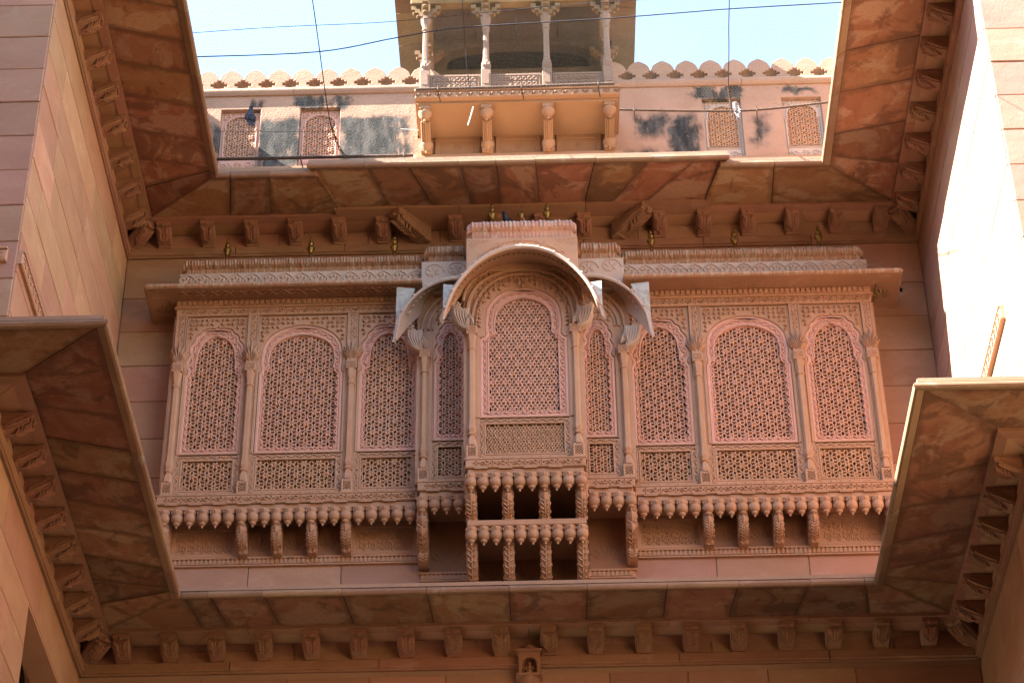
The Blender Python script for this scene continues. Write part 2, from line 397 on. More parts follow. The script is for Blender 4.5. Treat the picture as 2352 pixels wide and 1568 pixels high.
def spandrel(mb, x0, x1, z0, z1, cx, arch, y, h, step=.055):
    """leaf carving over an arch inside a rectangle"""
    nx = max(2, round((x1 - x0) / step)); nz = max(2, round((z1 - z0) / step))
    for i in range(nx):
        for j in range(nz):
            x = x0 + (i + .5) * (x1 - x0) / nx; z = z0 + (j + .5) * (z1 - z0) / nz
            if inside(arch, x, z, .016): continue
            a = math.atan2(z - (z0 - .05), x - cx) + random.uniform(-.5, .5) + (.6 if (i + j) % 2 else -.6)
            for da in (-.55, 0, .55): petal(mb, x, z, a + da, step * .95, step * .34, y, h, -step * .35)
    for sx, xx in ((1, x0), (-1, x1)):
        spiral(mb, xx + sx * .05, z1 - .05, .042, PI / 2, 1.5, sx, y, .008)
def inside(poly, x, z, grow=0.0):
    c = False; n = len(poly)
    for i in range(n):
        x1, z1 = poly[i]; x2, z2 = poly[(i + 1) % n]
        if (z1 > z) != (z2 > z) and x < (x2 - x1) * (z - z1) / (z2 - z1) + x1: c = not c
    if c or grow <= 0: return c
    for i in range(n):
        x1, z1 = poly[i]; x2, z2 = poly[(i + 1) % n]; dx, dz = x2 - x1, z2 - z1; L = dx * dx + dz * dz
        t = 0 if L == 0 else max(0, min(1, ((x - x1) * dx + (z - z1) * dz) / L))
        if (x - x1 - t * dx) ** 2 + (z - z1 - t * dz) ** 2 < grow * grow: return True
    return False
def arch_poly(cx, wl, z0, zs, wa, zt, kind, lobes=5, sh=.05):
    """jamb width wl up to the shoulder zs, then an arch of width wa to the crown zt"""
    hl, ha = wl / 2, wa / 2; right = [(hl, z0), (hl, zs)]
    for k in range(1, 5):
        a = k / 4 * PI / 2; right.append((hl - (hl - ha) * math.sin(a), zs + sh * (1 - math.cos(a))))
    zb = zs + sh; H = zt - zb
    if kind == 'round':
        for k in range(1, 13):
            a = k / 12 * PI / 2; right.append((ha * math.cos(a), zb + H * (.42 + .58 * math.sin(a)) if k else zb))
        right.insert(6, (ha, zb + H * .42)) if False else None
        right = right[:6] + [(ha * (1 + .03 * math.sin(t * PI)), zb + H * .42 * t) for t in (.35, .7)] + [(ha * math.cos(k / 12 * PI / 2), zb + H * (.42 + .58 * math.sin(k / 12 * PI / 2))) for k in range(13)]
    else:
        base = []
        for k in range(lobes + 1):
            t = k / lobes; a = t * PI / 2; base.append((ha * math.cos(a) ** .9 if k < lobes else 0, zb + H * (.30 * min(1, t * 3) + (1 - .30) * math.sin(a) ** 1.15 if k else 0)))
        for k in range(lobes):
            (xa, za), (xb, zb2) = base[k], base[k + 1]
            ex, ez = xb - xa, zb2 - za; L = math.hypot(ex, ez); nx_, nz_ = ez / L, -ex / L
            last = (k == lobes - 1)
            for j in range(1, 5):
                t = j / 4; bl = math.sin(PI * t) * L * (.20 if kind == 'cusp' else .06)
                if last: bl = -math.sin(PI * t) * L * .10 * (1 if kind == 'cusp' else .5) + (math.sin(2 * PI * t) * L * .08 if kind == 'cusp' else 0)
                right.append((xa + ex * t + nx_ * bl, za + ez * t + nz_ * bl))
    pts = [(cx + x, z) for x, z in right]
    pts += [(cx - x, z) for x, z in reversed(right[:-1])]
    out = [pts[0]]
    for p in pts[1:]:
        if math.hypot(p[0] - out[-1][0], p[1] - out[-1][1]) > 1e-4: out.append(p)
    return out
def offset_poly(poly, d):
    n = len(poly); out = []
    for i in range(n):
        a, b, c = poly[i - 1], poly[i], poly[(i + 1) % n]
        e1 = Vector((b[0] - a[0], b[1] - a[1])).normalized(); e2 = Vector((c[0] - b[0], c[1] - b[1])).normalized()
        nn = Vector((-e1.y - e2.y, e1.x + e2.x)); nn.normalize(); k = max(.6, nn.dot(Vector((-e1.y, e1.x))))
        out.append((b[0] + nn.x * d / k, b[1] + nn.y * d / k))
    return out
def bar(mb, x0, z0, x1, z1, w, y0, y1):
    d = Vector((x1 - x0, z1 - z0)); L = d.length; d /= L; nx_, nz_ = -d.y * w / 2, d.x * w / 2; hx, hz = nx_ * .75, nz_ * .75
    mb.add([(x0 + hx, y0, z0 + hz), (x1 + hx, y0, z1 + hz), (x1 - hx, y0, z1 - hz), (x0 - hx, y0, z0 - hz),
            (x0 + nx_, y0 + .002, z0 + nz_), (x1 + nx_, y0 + .002, z1 + nz_), (x1 - nx_, y0 + .002, z1 - nz_), (x0 - nx_, y0 + .002, z0 - nz_),
            (x0 + nx_, y1, z0 + nz_), (x1 + nx_, y1, z1 + nz_), (x1 - nx_, y1, z1 - nz_), (x0 - nx_, y1, z0 - nz_)],
           [(0, 1, 2, 3), (0, 4, 5, 1), (2, 6, 7, 3), (4, 8, 9, 5), (6, 10, 11, 7)])
def petal_solid(mb, cx, cz, a, L, w, y0, y1):
    ca, sa = math.cos(a), math.sin(a); P = lambda u, v, y: (cx + ca * u - sa * v, y, cz + sa * u + ca * v)
    o = [(.004, 0), (L * .35, w / 2), (L * .7, w * .42), (L, .003), (L, -.003), (L * .7, -w * .42), (L * .35, -w / 2)]
    n = len(o); vs = [P(u, v, y0 + .006) for u, v in o] + [P(u, v, y1) for u, v in o] + [P(L * .5, 0, y0 - .004)]
    mb.add(vs, [(i, (i + 1) % n, 2 * n) for i in range(n)] + [(i, n + i, n + (i + 1) % n, (i + 1) % n) for i in range(n)])
def lattice(poly, y0, y1, b, kind='star', w=.0125, flower=True):
    mb = MB(); xs = [p[0] for p in poly]; zs = [p[1] for p in poly]; x0, x1, z0, z1 = min(xs), max(xs), min(zs), max(zs)
    cx, cz = (x0 + x1) / 2, (z0 + z1) / 2; R = int(max(x1 - x0, z1 - z0) / b) + 4
    if kind == 'star':
        L = b / math.sqrt(3)
        for i in range(-R, R + 1):
            for j in range(-R, R + 1):
                nx_, nz_ = cx + (i + j) * b * math.sqrt(3) / 2, cz + (i - j) * b / 2
                if not (x0 - b < nx_ < x1 + b and z0 - b < nz_ < z1 + b): continue
                for k in range(6):
                    a = k * PI / 3; ex, ez = nx_ + L * math.cos(a), nz_ + L * math.sin(a)
                    if not (inside(poly, (nx_ + ex) / 2, (nz_ + ez) / 2, .006)): continue
                    if flower and (i - j) % 3 == 0: petal_solid(mb, nx_, nz_, a, L * .97, L * .50, y0 - .010, y1)
                    else: bar(mb, nx_, nz_, ex, ez, w, y0, y1)
    else:
        for i in range(-R, R + 1):
            for j in range(-R, R + 1):
                hx, hz = cx + i * b + (j % 2) * b / 2, cz + j * b * math.sqrt(3) / 2
                if not (x0 - b < hx < x1 + b and z0 - b < hz < z1 + b): continue
                V = [(hx + b / 2 * math.cos(k * PI / 3), hz + b / 2 * math.sin(k * PI / 3)) for k in range(6)]
                for k in range(6):
                    p, q = V[k], V[(k + 1) % 6]
                    if inside(poly, (p[0] + q[0]) / 2, (p[1] + q[1]) / 2, .006): bar(mb, *p, *q, w, y0, y1)
                    a = PI / 6 + k * PI / 3
                    if inside(poly, hx + b * .22 * math.cos(a), hz + b * .22 * math.sin(a), .004): petal_solid(mb, hx, hz, a, b * .425, b * .2, y0 - .008, y1)
    return mb
def lattice_mesh(mb, front, side):
    me = mb.mesh('lattice', M[front]); me.materials.append(M[side])
    me.polygons.foreach_set('material_index', [0 if p.normal.y < -.35 else 1 for p in me.polygons]); return me
def along(mb, poly, y, h, width, period, r):
    """a vine that follows a closed outline"""
    n = len(poly); L = [0]
    for i in range(n): L.append(L[-1] + math.dist(poly[i], poly[(i + 1) % n]))
    def at(t):
        t %= L[-1]
        for i in range(n):
            if L[i] <= t <= L[i + 1]:
                f = (t - L[i]) / max(1e-9, L[i + 1] - L[i]); a, b = poly[i], poly[(i + 1) % n]
                dx, dz = (b[0] - a[0]) / max(1e-9, L[i + 1] - L[i]), (b[1] - a[1]) / max(1e-9, L[i + 1] - L[i])
                return a[0] + f * (b[0] - a[0]), a[1] + f * (b[1] - a[1]), dx, dz
    N_ = max(4, round(L[-1] / period)); per = L[-1] / N_; pts = []
    for i in range(N_ * 6):
        t = i / 6 * per; x, z, dx, dz = at(t); o = width * .3 * math.sin(2 * PI * t / per)
        pts.append((x - dz * o, y - h * .3, z + dx * o))
    mb.tube(pts, r, 4, closed=True)
    for i in range(N_):
        for q, sg in ((.25, -1), (.75, 1)):
            x, z, dx, dz = at((i + q) * per); a = math.atan2(dz, dx) + sg * 1.0
            petal(mb, x - dz * sg * -width * .1, z + dx * sg * -width * .1, a, width * .45, width * .22, y, h)

# ------------------------------------------------------------------ walls
def blocks(parent, T, s0, s1, zs, mat, length=(.75, 1.2), proud=.012, skip=None, joints=None, name='stone_block'):
    for r in range(len(zs) - 1):
        z0, z1 = zs[r], zs[r + 1]
        if joints: cuts = [s0] + [j for j in joints if s0 + .05 < j < s1 - .05] + [s1]
        else:
            cuts = [s0]; first = True
            while cuts[-1] < s1 - .01:
                L = random.uniform(*length) * (random.uniform(.4, 1) if first else 1); first = False
                nx_ = cuts[-1] + L
                if s1 - nx_ < length[0] * .35: nx_ = s1
                cuts.append(min(s1, nx_))
        for a, b in zip(cuts[:-1], cuts[1:]):
            if skip and skip(a, b, z0, z1): continue
            g = .0026; pr = proud + random.uniform(-.003, .003)
            mb = MB().chbox(a + g, b - g, -pr, .03, z0 + g, z1 - g, .006)
            mb.mapped(lambda s, d, z: T(s, -d, z)).build(name, mat, parent)
def frange(a, b, st):
    n = max(1, round((b - a) / st)); return [a + (b - a) * i / n for i in range(n + 1)]

# ground, and unseen court walls sized to shape the light
g = MB().box(-60, 60, -60, 60, -.3, 0).build('ground', 'ground'); g['kind'] = 'structure'
sm = MB()
sm.box(-7.0, -6.4, -2, 14.17, 0, 19.5); sm.box(6.2, 6.8, -2, 14.2, 0, 14.0); sm.box(-7.0, 6.8, -2.6, -2, 0, 20.0)
so = sm.build('unseen_court_walls', 'wall'); so['kind'] = 'structure'

# back wall
bw = thing('courtyard_wall', 'red sandstone back wall of coursed blocks behind the carved bay', 'wall', (XC, YB, 0))
MB().box(XL - .5, XR + .5, YB + .002, YB + .45, 0, 16.40).build('wall_core', 'mortar', bw)
zs_side = [12.02, 12.50, 13.05, 13.47, 13.91, 14.34, 14.76, 15.17, 15.58, 16.07]
for r in range(len(zs_side) - 1):
    for a, b in ((XL + .01, XL + .66), (XR - .66, XR - .01)):
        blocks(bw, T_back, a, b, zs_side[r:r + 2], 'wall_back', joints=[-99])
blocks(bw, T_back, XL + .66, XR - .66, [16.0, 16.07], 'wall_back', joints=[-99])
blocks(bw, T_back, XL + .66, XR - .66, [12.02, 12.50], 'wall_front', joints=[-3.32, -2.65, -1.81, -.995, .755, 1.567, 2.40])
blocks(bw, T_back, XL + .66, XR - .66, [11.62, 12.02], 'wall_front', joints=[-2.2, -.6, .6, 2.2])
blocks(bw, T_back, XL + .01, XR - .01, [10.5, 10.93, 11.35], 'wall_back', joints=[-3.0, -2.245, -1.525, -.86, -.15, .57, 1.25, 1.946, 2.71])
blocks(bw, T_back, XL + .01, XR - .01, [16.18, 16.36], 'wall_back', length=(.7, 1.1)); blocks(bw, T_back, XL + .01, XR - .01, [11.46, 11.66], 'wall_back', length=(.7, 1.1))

# left wall: side face and the face turned to the camera
lw = thing('courtyard_wall', 'red sandstone side wall of long blocks on the left, lit warm by reflected sun', 'wall', (XL, 16, 0))
MB().box(XL - .6, XL - .002, YL + .02, YB, 11.45, 16.40).box(XL - .1, XL - .002, 15.881, 17.749, 10.945, 11.449).build('wall_core', 'mortar', lw)
MB().box(XL - .6, XL - .002, YL + .02, 15.88, 0, 11.449).box(XL - .6, XL - .002, 17.75, YB, 0, 11.449).build('wall_core', 'mortar', lw)
MB().box(-7.3, XL - .02, YL + .012, YL + .5, 0, 19.5).build('wall_core', 'mortar', lw)
zsL = frange(11.72, 16.06, .385)
blocks(lw, T_left, YL, YB - .01, zsL, 'wall', length=(1.0, 1.7))
blocks(lw, T_left, YL, YB - .01, [16.18, 16.36], 'wall'); blocks(lw, T_left, YL, YB - .01, [11.46, 11.66], 'wall')
blocks(lw, T_left, YL, YB - .01, [10.93, 11.35], 'wall', length=(1.0, 1.6))
blocks(lw, T_left, YL, 15.87, frange(9.0, 10.93, .4), 'wall', length=(.8, 1.2)); blocks(lw, T_left, 17.72, YB - .01, frange(9.0, 10.93, .4), 'wall', length=(.8, 1.2))
T_lf = lambda s, d, z: (s, YL - d, z)
blocks(lw, T_lf, -6.6, XL - .001, frange(11.72, 18.4, .375), 'wall_front', length=(.75, 1.25))
blocks(lw, T_lf, -6.6, XL - .001, frange(9.6, 11.35, .44), 'wall', length=(.75, 1.25))
def string_course(parent, T, s0, s1, z):
    mb = MB().chbox(s0, s1, -.05, .02, z - .055, z + .055, .01).chbox(s0, s1, -.062, .02, z + .055, z + .075, .004)
    wave_strip(mb, (s0 + .02, z), (s1 - .02, z), .09, -.05, .012, .11, .008)
    mb.mapped(lambda s, d, zz: T(s, -d, zz)).build('string_course', 'carved', parent)
string_course(lw, T_left, YL, 16.3, 13.04); string_course(lw, T_lf, -6.6, XL - .07, 13.04)
MB().box(XL - .4, XL, YL, YB + .3, 16.42, 18.62).build('parapet', 'plaster', lw)
# arched recess low in the left wall
T_rec = lambda s, d, z: (XL - .2 - d, s, z)
rec = MB().plate([(15.80, 8.5), (17.80, 8.5), (17.80, 11.44), (15.80, 11.44)], [arch_poly(16.90, .84, 8.6, 10.6, .80, 11.06, 'cusp', 3, .02)], 0, .08, .01)
rec.mapped(lambda s, d, z: (XL - .2 - d, s, z)).build('arched_recess', 'carved', lw)
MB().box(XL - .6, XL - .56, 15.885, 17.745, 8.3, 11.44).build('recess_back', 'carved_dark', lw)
MB().box(XL - .22, XL + .012, 15.86, 15.885, 8.5, 10.93).box(XL - .22, XL + .012, 17.715, 17.74, 8.5, 10.93).box(XL - .22, XL + .006, 15.885, 17.715, 10.915, 10.94).build('recess_jamb', 'wall', lw)

# right wall
rw = thing('courtyard_wall', 'sandstone side wall on the right, its upper part in blinding sun', 'wall', (XR, 16, 0))
MB().box(XR + .002, XR + .6, YRU + .02, YB, 11.9, 16.40).build('wall_core', 'mortar', rw)
MB().box(XR + .002, XR + .6, YRL + .02, YB, 0, 11.88).build('wall_core', 'mortar', rw)
MB().box(XR + .02, 7.3, YRU + .012, YRU + .5, 11.9, 19.5).build('wall_core', 'mortar', rw)
MB().box(XR + .02, 7.3, YRL + .012, YRL + .5, 0, 11.9).build('wall_core', 'mortar', rw)
blocks(rw, T_right, YRU, YB - .01, frange(11.92, 16.06, .375), 'wall_front', length=(1.0, 1.7))
blocks(rw, T_right, YRL, YB - .01, [11.72, 11.92], 'wall'); blocks(rw, T_right, YRL, YB - .01, [11.46, 11.66], 'wall')
blocks(rw, T_right, YRU, YB - .01, [16.18, 16.36], 'wall')
blocks(rw, T_right, YRL, YB - .01, frange(9.2, 11.35, .43), 'wall', length=(1.0, 1.6))
T_ru = lambda s, d, z: (s, YRU - d, z)
T_rl = lambda s, d, z: (s, YRL - d, z)
blocks(rw, T_ru, XR + .001, 6.4, frange(11.92, 18.3, .375), 'wall_front', length=(.85, 1.5))
blocks(rw, T_rl, XR + .001, 6.4, frange(9.6, 11.35, .44), 'wall', length=(.75, 1.25))
string_course(rw, T_right, 15.07, 16.4, 12.98)
MB().box(XR, XR + .4, YRU, YB + .3, 16.42, 18.3).build('parapet', 'plaster', rw)

# ------------------------------------------------------------------ eaves
def bracket_mesh():
    w = .062; prof = [(0, 0), (.245, 0), (.245, -.05), (.236, -.062), (.222, -.058), (.214, -.07), (.226, -.082), (.215, -.098), (.18, -.118), (.13, -.142), (.08, -.16), (.05, -.166), (.05, -.185), (0, -.185)]
    mb = MB().plate([(d, z) for d, z in prof], [], -w, w, .006)
    return mb.mapped(lambda d, x, z: (x, -d, z))
def bracket_leaf():
    mb = MB(); w = .062
    path = [(.222, -.085), (.212, -.104), (.178, -.124), (.128, -.149), (.08, -.166)]
    mb.tube([(0, -d - .008, z - .008) for d, z in path], [.008, .012, .012, .010, .006], 5)
    for i in range(1, 4):
        d, z = path[i]
        for sx in (-1, 1):
            for q in (0, .5):
                dd = d + (path[i - 1][0] - d) * q; zz = z + (path[i - 1][1] - z) * q
                mb.tube([(0, -dd + .016, zz - .020), (sx * .030, -dd - .016, zz - .012), (sx * .057, -dd - .028, zz + .010)], [.004, .012, .005], 4)
    mb.box(-.068, .068, -.25, -.2, -.045, -.004)
    mb.sphere((0, -.25, -.052), .018, (1, .6, 1), 6, 4)
    for sx in (-1, 1):                                   # leaf carved on the flanks
        x = sx * .064
        for k in range(6):
            t = k / 5; d0 = .05 + t * .12; z0 = -.145 + t * .065
            mb.tube([(x, -d0, z0), (x, -d0 - .012, z0 + .035), (x, -d0 - .045, z0 + .062 + .01 * (1 - t))], [.004, .011, .004], 4)
        mb.tube([(x, -.04, -.15), (x, -.10, -.128), (x, -.17, -.09), (x, -.212, -.066)], [.006, .014, .015, .009], 4)
        mb.tube([(x, -.015, -.02), (x, -.215, -.02)], .005, 4); mb.tube([(x, -.015, -.02), (x, -.02, -.12), (x, -.04, -.15)], .004, 4)
        mb.sphere((x, -.205, -.055), .018, (.5, 1, 1), 6, 4)
    return mb
ME_BR = bracket_mesh().mesh('bracket', M['beam']); ME_LEAF = bracket_leaf().mesh('leaf_carving', M['beam'], True)
def put_bracket(parent, T, s, ztop, rz, extra=0.0):
    p = T(s, extra, ztop)
    b = place('bracket', ME_BR, parent, p, rz)
    l = bpy.data.objects.new('leaf_carving', ME_LEAF); COL.objects.link(l); l.parent = b

def eave(root, T, ze, zb, bounds, D, brs, rz, mat, din=.27, beam_ext=0.0, beam_mat='beam', zbr=None, fil=(.10, .0), end_mitre=(0, 0), beam_cuts=1.3, fil_in=(0, 0)):
    """bounds: joint lines as (s at the beam, s at the edge); one slab and one edge moulding between each pair"""
    lw_ = .085
    def at(bd, d): t = (d - din) / (D - din); return bd[0] + (bd[1] - bd[0]) * t
    zslope = lambda d: zb + .012 + (ze + .012 - zb) * (d - din) / (D - din)
    for a, b in zip(bounds[:-1], bounds[1:]):
        dz = random.uniform(-.004, .004); g = .0022; d0, d1 = din - .03, D - lw_
        mb = MB(); c = .0035
        P = [(at(a, d0) + g, d0), (at(b, d0) - g, d0), (at(b, d1) - g, d1), (at(a, d1) + g, d1)]
        Pi = [(at(a, d0) + g + c, d0), (at(b, d0) - g - c, d0), (at(b, d1) - g - c, d1 - c), (at(a, d1) + g + c, d1 - c)]
        vs = [T(s, d, zslope(d) + dz) for s, d in Pi] + [T(s, d, zslope(d) + dz + c) for s, d in P] + [T(s, d, zslope(d) + dz + .07) for s, d in P]
        mb.add(vs, [(0, 1, 2, 3)] + [(i, (i + 1) % 4, 4 + (i + 1) % 4, 4 + i) for i in range(4)] + [(4 + i, 4 + (i + 1) % 4, 8 + (i + 1) % 4, 8 + i) for i in range(4)] + [(8, 9, 10, 11)])
        so_ = mb.build('slab', mat, root); uv = so_.data.uv_layers.new(name='slab'); cor = ((0, 0), (1, 0), (1, 1), (0, 1))
        Ls, Ld = abs(P[1][0] - P[0][0]), d1 - d0
        for lp_ in so_.data.loops: cu = cor[lp_.vertex_index % 4]; uv.data[lp_.index].uv = (cu[0] * Ls, cu[1] * Ld)
        so_['size_s'] = Ls; so_['size_d'] = Ld
        prof = [(D - lw_ + .002, zslope(D - lw_) - .004), (D - .028, ze - .002), (D - .02, ze - .008), (D, ze - .002), (D + .010, ze + .016), (D + .008, ze + .036), (D - .006, ze + .05), (D - .03, ze + .058), (D - lw_, ze + .075)]
        m2 = MB(); n = len(prof); vs = []
        for bd, sg in ((a, 1), (b, -1)):
            vs += [T(at(bd, d) + sg * .002, d, z + dz * .5) for d, z in prof]
        m2.add(vs, [(i, (i + 1) % n, n + (i + 1) % n, n + i) for i in range(n)] + [tuple(range(n)), tuple(range(n, 2 * n))[::-1]])
        m2.build('edge_moulding', 'lip', root)
    a, b = bounds[0], bounds[-1]
    # beam along the top of the brackets
    sa, sb = a[0], b[0]; nseg = max(1, round((sb - sa) / beam_cuts))
    for i in range(nseg):
        p, q = sa + (sb - sa) * i / nseg, sa + (sb - sa) * (i + 1) / nseg
        ea = at(a, .19) if i == 0 else p + .003; eb = at(b, .19) if i == nseg - 1 else q - .003
        p2 = p if i == 0 else p + .003; q2 = q if i == nseg - 1 else q - .003
        z0, z1 = zb - .03, zb + .06
        vs = [T(ea, .18, z0), T(eb, .18, z0), T(q2, din, z0 + .012), T(p2, din, z0 + .012), T(ea, .18, z1), T(eb, .18, z1), T(q2, din, z1), T(p2, din, z1)]
        MB().hexa(vs).build('beam', beam_mat, root)
    zt = zb - .022 if zbr is None else zbr
    # ceiling strip over the brackets
    n = max(1, round((b[0] - a[0]) / .9))
    def cut(i, d): return at(a, d) + (at(b, d) - at(a, d)) * i / n
    for i in range(n):
        q0, q1, q2, q3 = cut(i, 0) + .003, cut(i + 1, 0) - .003, cut(i + 1, .2) - .003, cut(i, .2) + .003
        MB().hexa([T(q0, 0, zt), T(q1, 0, zt), T(q2, .2, zt), T(q3, .2, zt), T(q0, 0, zt + .05), T(q1, 0, zt + .05), T(q2, .2, zt + .05), T(q3, .2, zt + .05)]).build('ceiling_slab', 'wall', root)
    # added backing above the slabs, stops skylight leaking through the joints
    zz = lambda d: zslope(d) + .045
    dd = D - .03
    MB().hexa([T(at(a, .1) + .004, .1, zz(din)), T(at(b, .1) - .004, .1, zz(din)), T(at(b, dd) - .004, dd, zz(dd)), T(at(a, dd) + .004, dd, zz(dd)),
               T(at(a, .1) + .004, .1, zz(din) + .06), T(at(b, .1) - .004, .1, zz(din) + .06), T(at(b, dd) - .004, dd, zz(dd) + .035), T(at(a, dd) + .004, dd, zz(dd) + .035)]).build('light_stop_backing', 'mortar', root)
    for s in brs: put_bracket(root, T, s, zt, rz)
    # fillet under the brackets
    f1 = zt - .185; f0 = f1 - .11
    cuts = frange(at(a, fil_in[0]), at(b, fil_in[1]), 1.4)
    for c0, c1 in zip(cuts[:-1], cuts[1:]):
        MB().chbox(c0 + .002, c1 - .002, -.045, .02, f0 + .02, f1, .008).chbox(c0 + .002, c1 - .002, -.028, .02, f0, f0 + .022, .004).mapped(lambda s, d, z: T(s, -d, z)).build('fillet', 'beam', root)

def joints(lo, hi, st, jit=.08, slant=0.0):
    n = max(1, round((hi[0] - lo[0]) / st)); out = [lo]
    for i in range(1, n):
        s = lo[0] + (hi[0] - lo[0]) * (i + random.uniform(-jit, jit)) / n; t = (s - lo[0]) / (hi[0] - lo[0])
        se = s + slant + random.uniform(-.03, .03); se = max(lo[1] + .08, min(hi[1] - .08, se)); out.append((s, se))
    return out + [hi]
DL, DU, DIN = 1.0, 1.03, .265
# lower ring
eL = thing('stone_eave', 'lower stone eave on corbels along the back wall, below the carved bay', 'eave', (XC, YB, ZE_L - .3), 'stone eaves round the court')
lowb = [-3.694 + i * .4155 for i in range(18)]
bd = [(XL + DIN, XL + DL), (-2.98, -3.07 + .02), (-2.75, -2.83)] + [(x, x + dx) for x, dx in ((-2.3, -.07), (-1.65, -.05), (-.95, -.03), (-.28, .0), (.38, .0), (1.05, .01), (1.62, .04), (2.2, .06))] + [(2.85, 2.72), (XR - DIN, XR - DL)]
eave(eL, T_back, ZE_L, ZB_L, bd, DL, lowb[:18], 0, 'soffit_l', DIN)
eLL = thing('stone_eave', 'lower stone eave on carved corbels along the left wall', 'eave', (XL, 16, ZE_L - .3), 'stone eaves round the court')
eave(eLL, T_left, ZE_L, ZB_L, joints((YL - DIN, YL - DL), (YB - DIN, YB - DL), .45, .06, .12), DL, [14.417 + i * .4463 for i in range(8)], PI / 2, 'soffit_l', DIN)
eave(eLL, T_lf, ZE_L, ZB_L, joints((-6.4, -6.4), (XL + DIN, XL + DL), .6, .05, .35), DL, [-4.2 - i * .43 for i in range(5)], 0, 'soffit_l', DIN)
eLR = thing('stone_eave', 'lower stone eave in deep shade along the right wall', 'eave', (XR, 16.5, ZE_L - .3), 'stone eaves round the court')
eave(eLR, T_right, ZE_L, ZB_L, joints((YRL - DIN, YRL - DL), (YB - DIN, YB - DL), .5, .06, .08), DL, [15.30 + i * .4463 for i in range(6)], -PI / 2, 'soffit_l', DIN)
eave(eLR, T_rl, ZE_L, ZB_L, joints((XR - DIN, XR - DL), (6.4, 6.4), .6, .05, -.3), DL, [3.95 + i * .43 for i in range(5)], 0, 'soffit_l', DIN)
# upper ring
eU = thing('stone_eave', 'upper stone eave above the carved bay, its middle part stepped forward', 'eave', (XC, YB, ZE_U - .3), 'stone eaves round the court')
upb = [-3.69 + i * .4365 for i in range(6)] + [1.2435 + i * .4380 for i in range(6)]
bdl = [(XL + DIN, XL + DU), (-3.02, -2.92), (-2.62, -2.55), (-1.90, -2.10)]
eave(eU, T_back, ZE_U, ZB_U, bdl, DU, upb[:6], 0, 'soffit_u', DIN, fil_in=(0, .262))
bdc = [(-1.98, -2.18), (-1.45, -1.62), (-1.0, -1.22), (-.62, -.72), (-.33, -.36), (.05, .02), (.50, .60), (.78, 1.15), (1.12, 1.60), (1.75, 1.885)]
eave(eU, T_back, ZE_U + .02, ZB_U, bdc, DU + .09, [-.785, -.36, .065, .49], 0, 'soffit_u', DIN + .09, zbr=ZB_U - .027, fil_in=(.052, -.095))
bdr = [(1.67, 1.80), (2.35, 2.32), (XR - DIN, XR - DU)]
eave(eU, T_back, ZE_U, ZB_U, bdr, DU, upb[6:], 0, 'soffit_u', DIN, fil_in=(.262, 0))
eUL = thing('stone_eave', 'upper stone eave along the left wall, stained slabs against the sky', 'eave', (XL, 16, ZE_U - .3), 'stone eaves round the court')
eave(eUL, T_left, ZE_U, ZB_U, joints((YL, YL), (YB - DIN, YB - DU), .46, .05, .10), DU, [14.42 + i * .4567 for i in range(8)], PI / 2, 'soffit_u', DIN)
eUR = thing('stone_eave', 'upper stone eave along the right wall beside the sunlit wall', 'eave', (XR, 16, ZE_U - .3), 'stone eaves round the court')
eave(eUR, T_right, ZE_U, ZB_U, joints((YRU, YRU), (YB - DIN, YB - DU), .62, .05, .06), DU, [14.58 + i * .4337 for i in range(8)], -PI / 2, 'soffit_u', DIN)
def diag_bracket(parent, x, y, ztop, rz, sc_=1.35):
    b = place('bracket', ME_BR, parent, (x, y, ztop), rz); b.scale = (1.15, sc_, 1.12)
    l = bpy.data.objects.new('leaf_carving', ME_LEAF); COL.objects.link(l); l.parent = b
diag_bracket(eL, XL + .01, YB - .01, ZB_L - .022, PI / 4); diag_bracket(eL, XR - .01, YB - .01, ZB_L - .022, -PI / 4)
diag_bracket(eU, XL + .01, YB - .01, ZB_U - .022, PI / 4); diag_bracket(eU, XR - .01, YB - .01, ZB_U - .022, -PI / 4)
diag_bracket(eU, -1.08, YB - .03, ZB_U - .023, -PI / 4, 1.75); diag_bracket(eU, .81, YB - .03, ZB_U - .023, PI / 4, 1.75)

# ------------------------------------------------------------------ carved bay window
bay = thing('carved_bay_window', 'long carved sandstone bay window with pierced screens and arched middle canopy', 'bay window', (XC, YB, 12.2))
Y1, Y2, Y3 = 17.72, 17.57, 17.22
H1, H2, H3 = 3.335, .98, .535           # half widths of the three steps
B0 = 13.064
def mir(x): return 2 * XC - x
# floor bands
def band(x0, x1, yf, name='base_band'):
    mb = MB().chbox(x0, x1, yf - .05, YB - .01, B0 - .095, B0, .008).chbox(x0 + .02, x1 - .02, yf - .028, YB - .012, B0 - .15, B0 - .096, .006).chbox(x0 - .006, x1 + .006, yf - .058, YB - .011, B0 - .012, B0 + .006, .004)
    mb.build(name, 'carved', bay)
    m2 = MB(); flower_strip(m2, x0 + .03, x1 - .03, B0 - .086, B0 - .014, yf - .05, .020, .135)
    for i in range(int((x1 - x0) / .22)): m2.box(x0 + .08 + i * .22, x0 + .20 + i * .22, yf - .056, yf - .04, B0 - .108, B0 - .095)
    m2.build('flower_frieze', 'carved', bay, True)
band(XC - H1 - .02, XC - H2 - .003, Y1); band(XC + H2 + .003, XC + H1 + .02, Y1)
band(XC - H2, XC - H3 - .003, Y2); band(XC + H3 + .003, XC + H2, Y2); band(XC - H3, XC + H3, Y3)
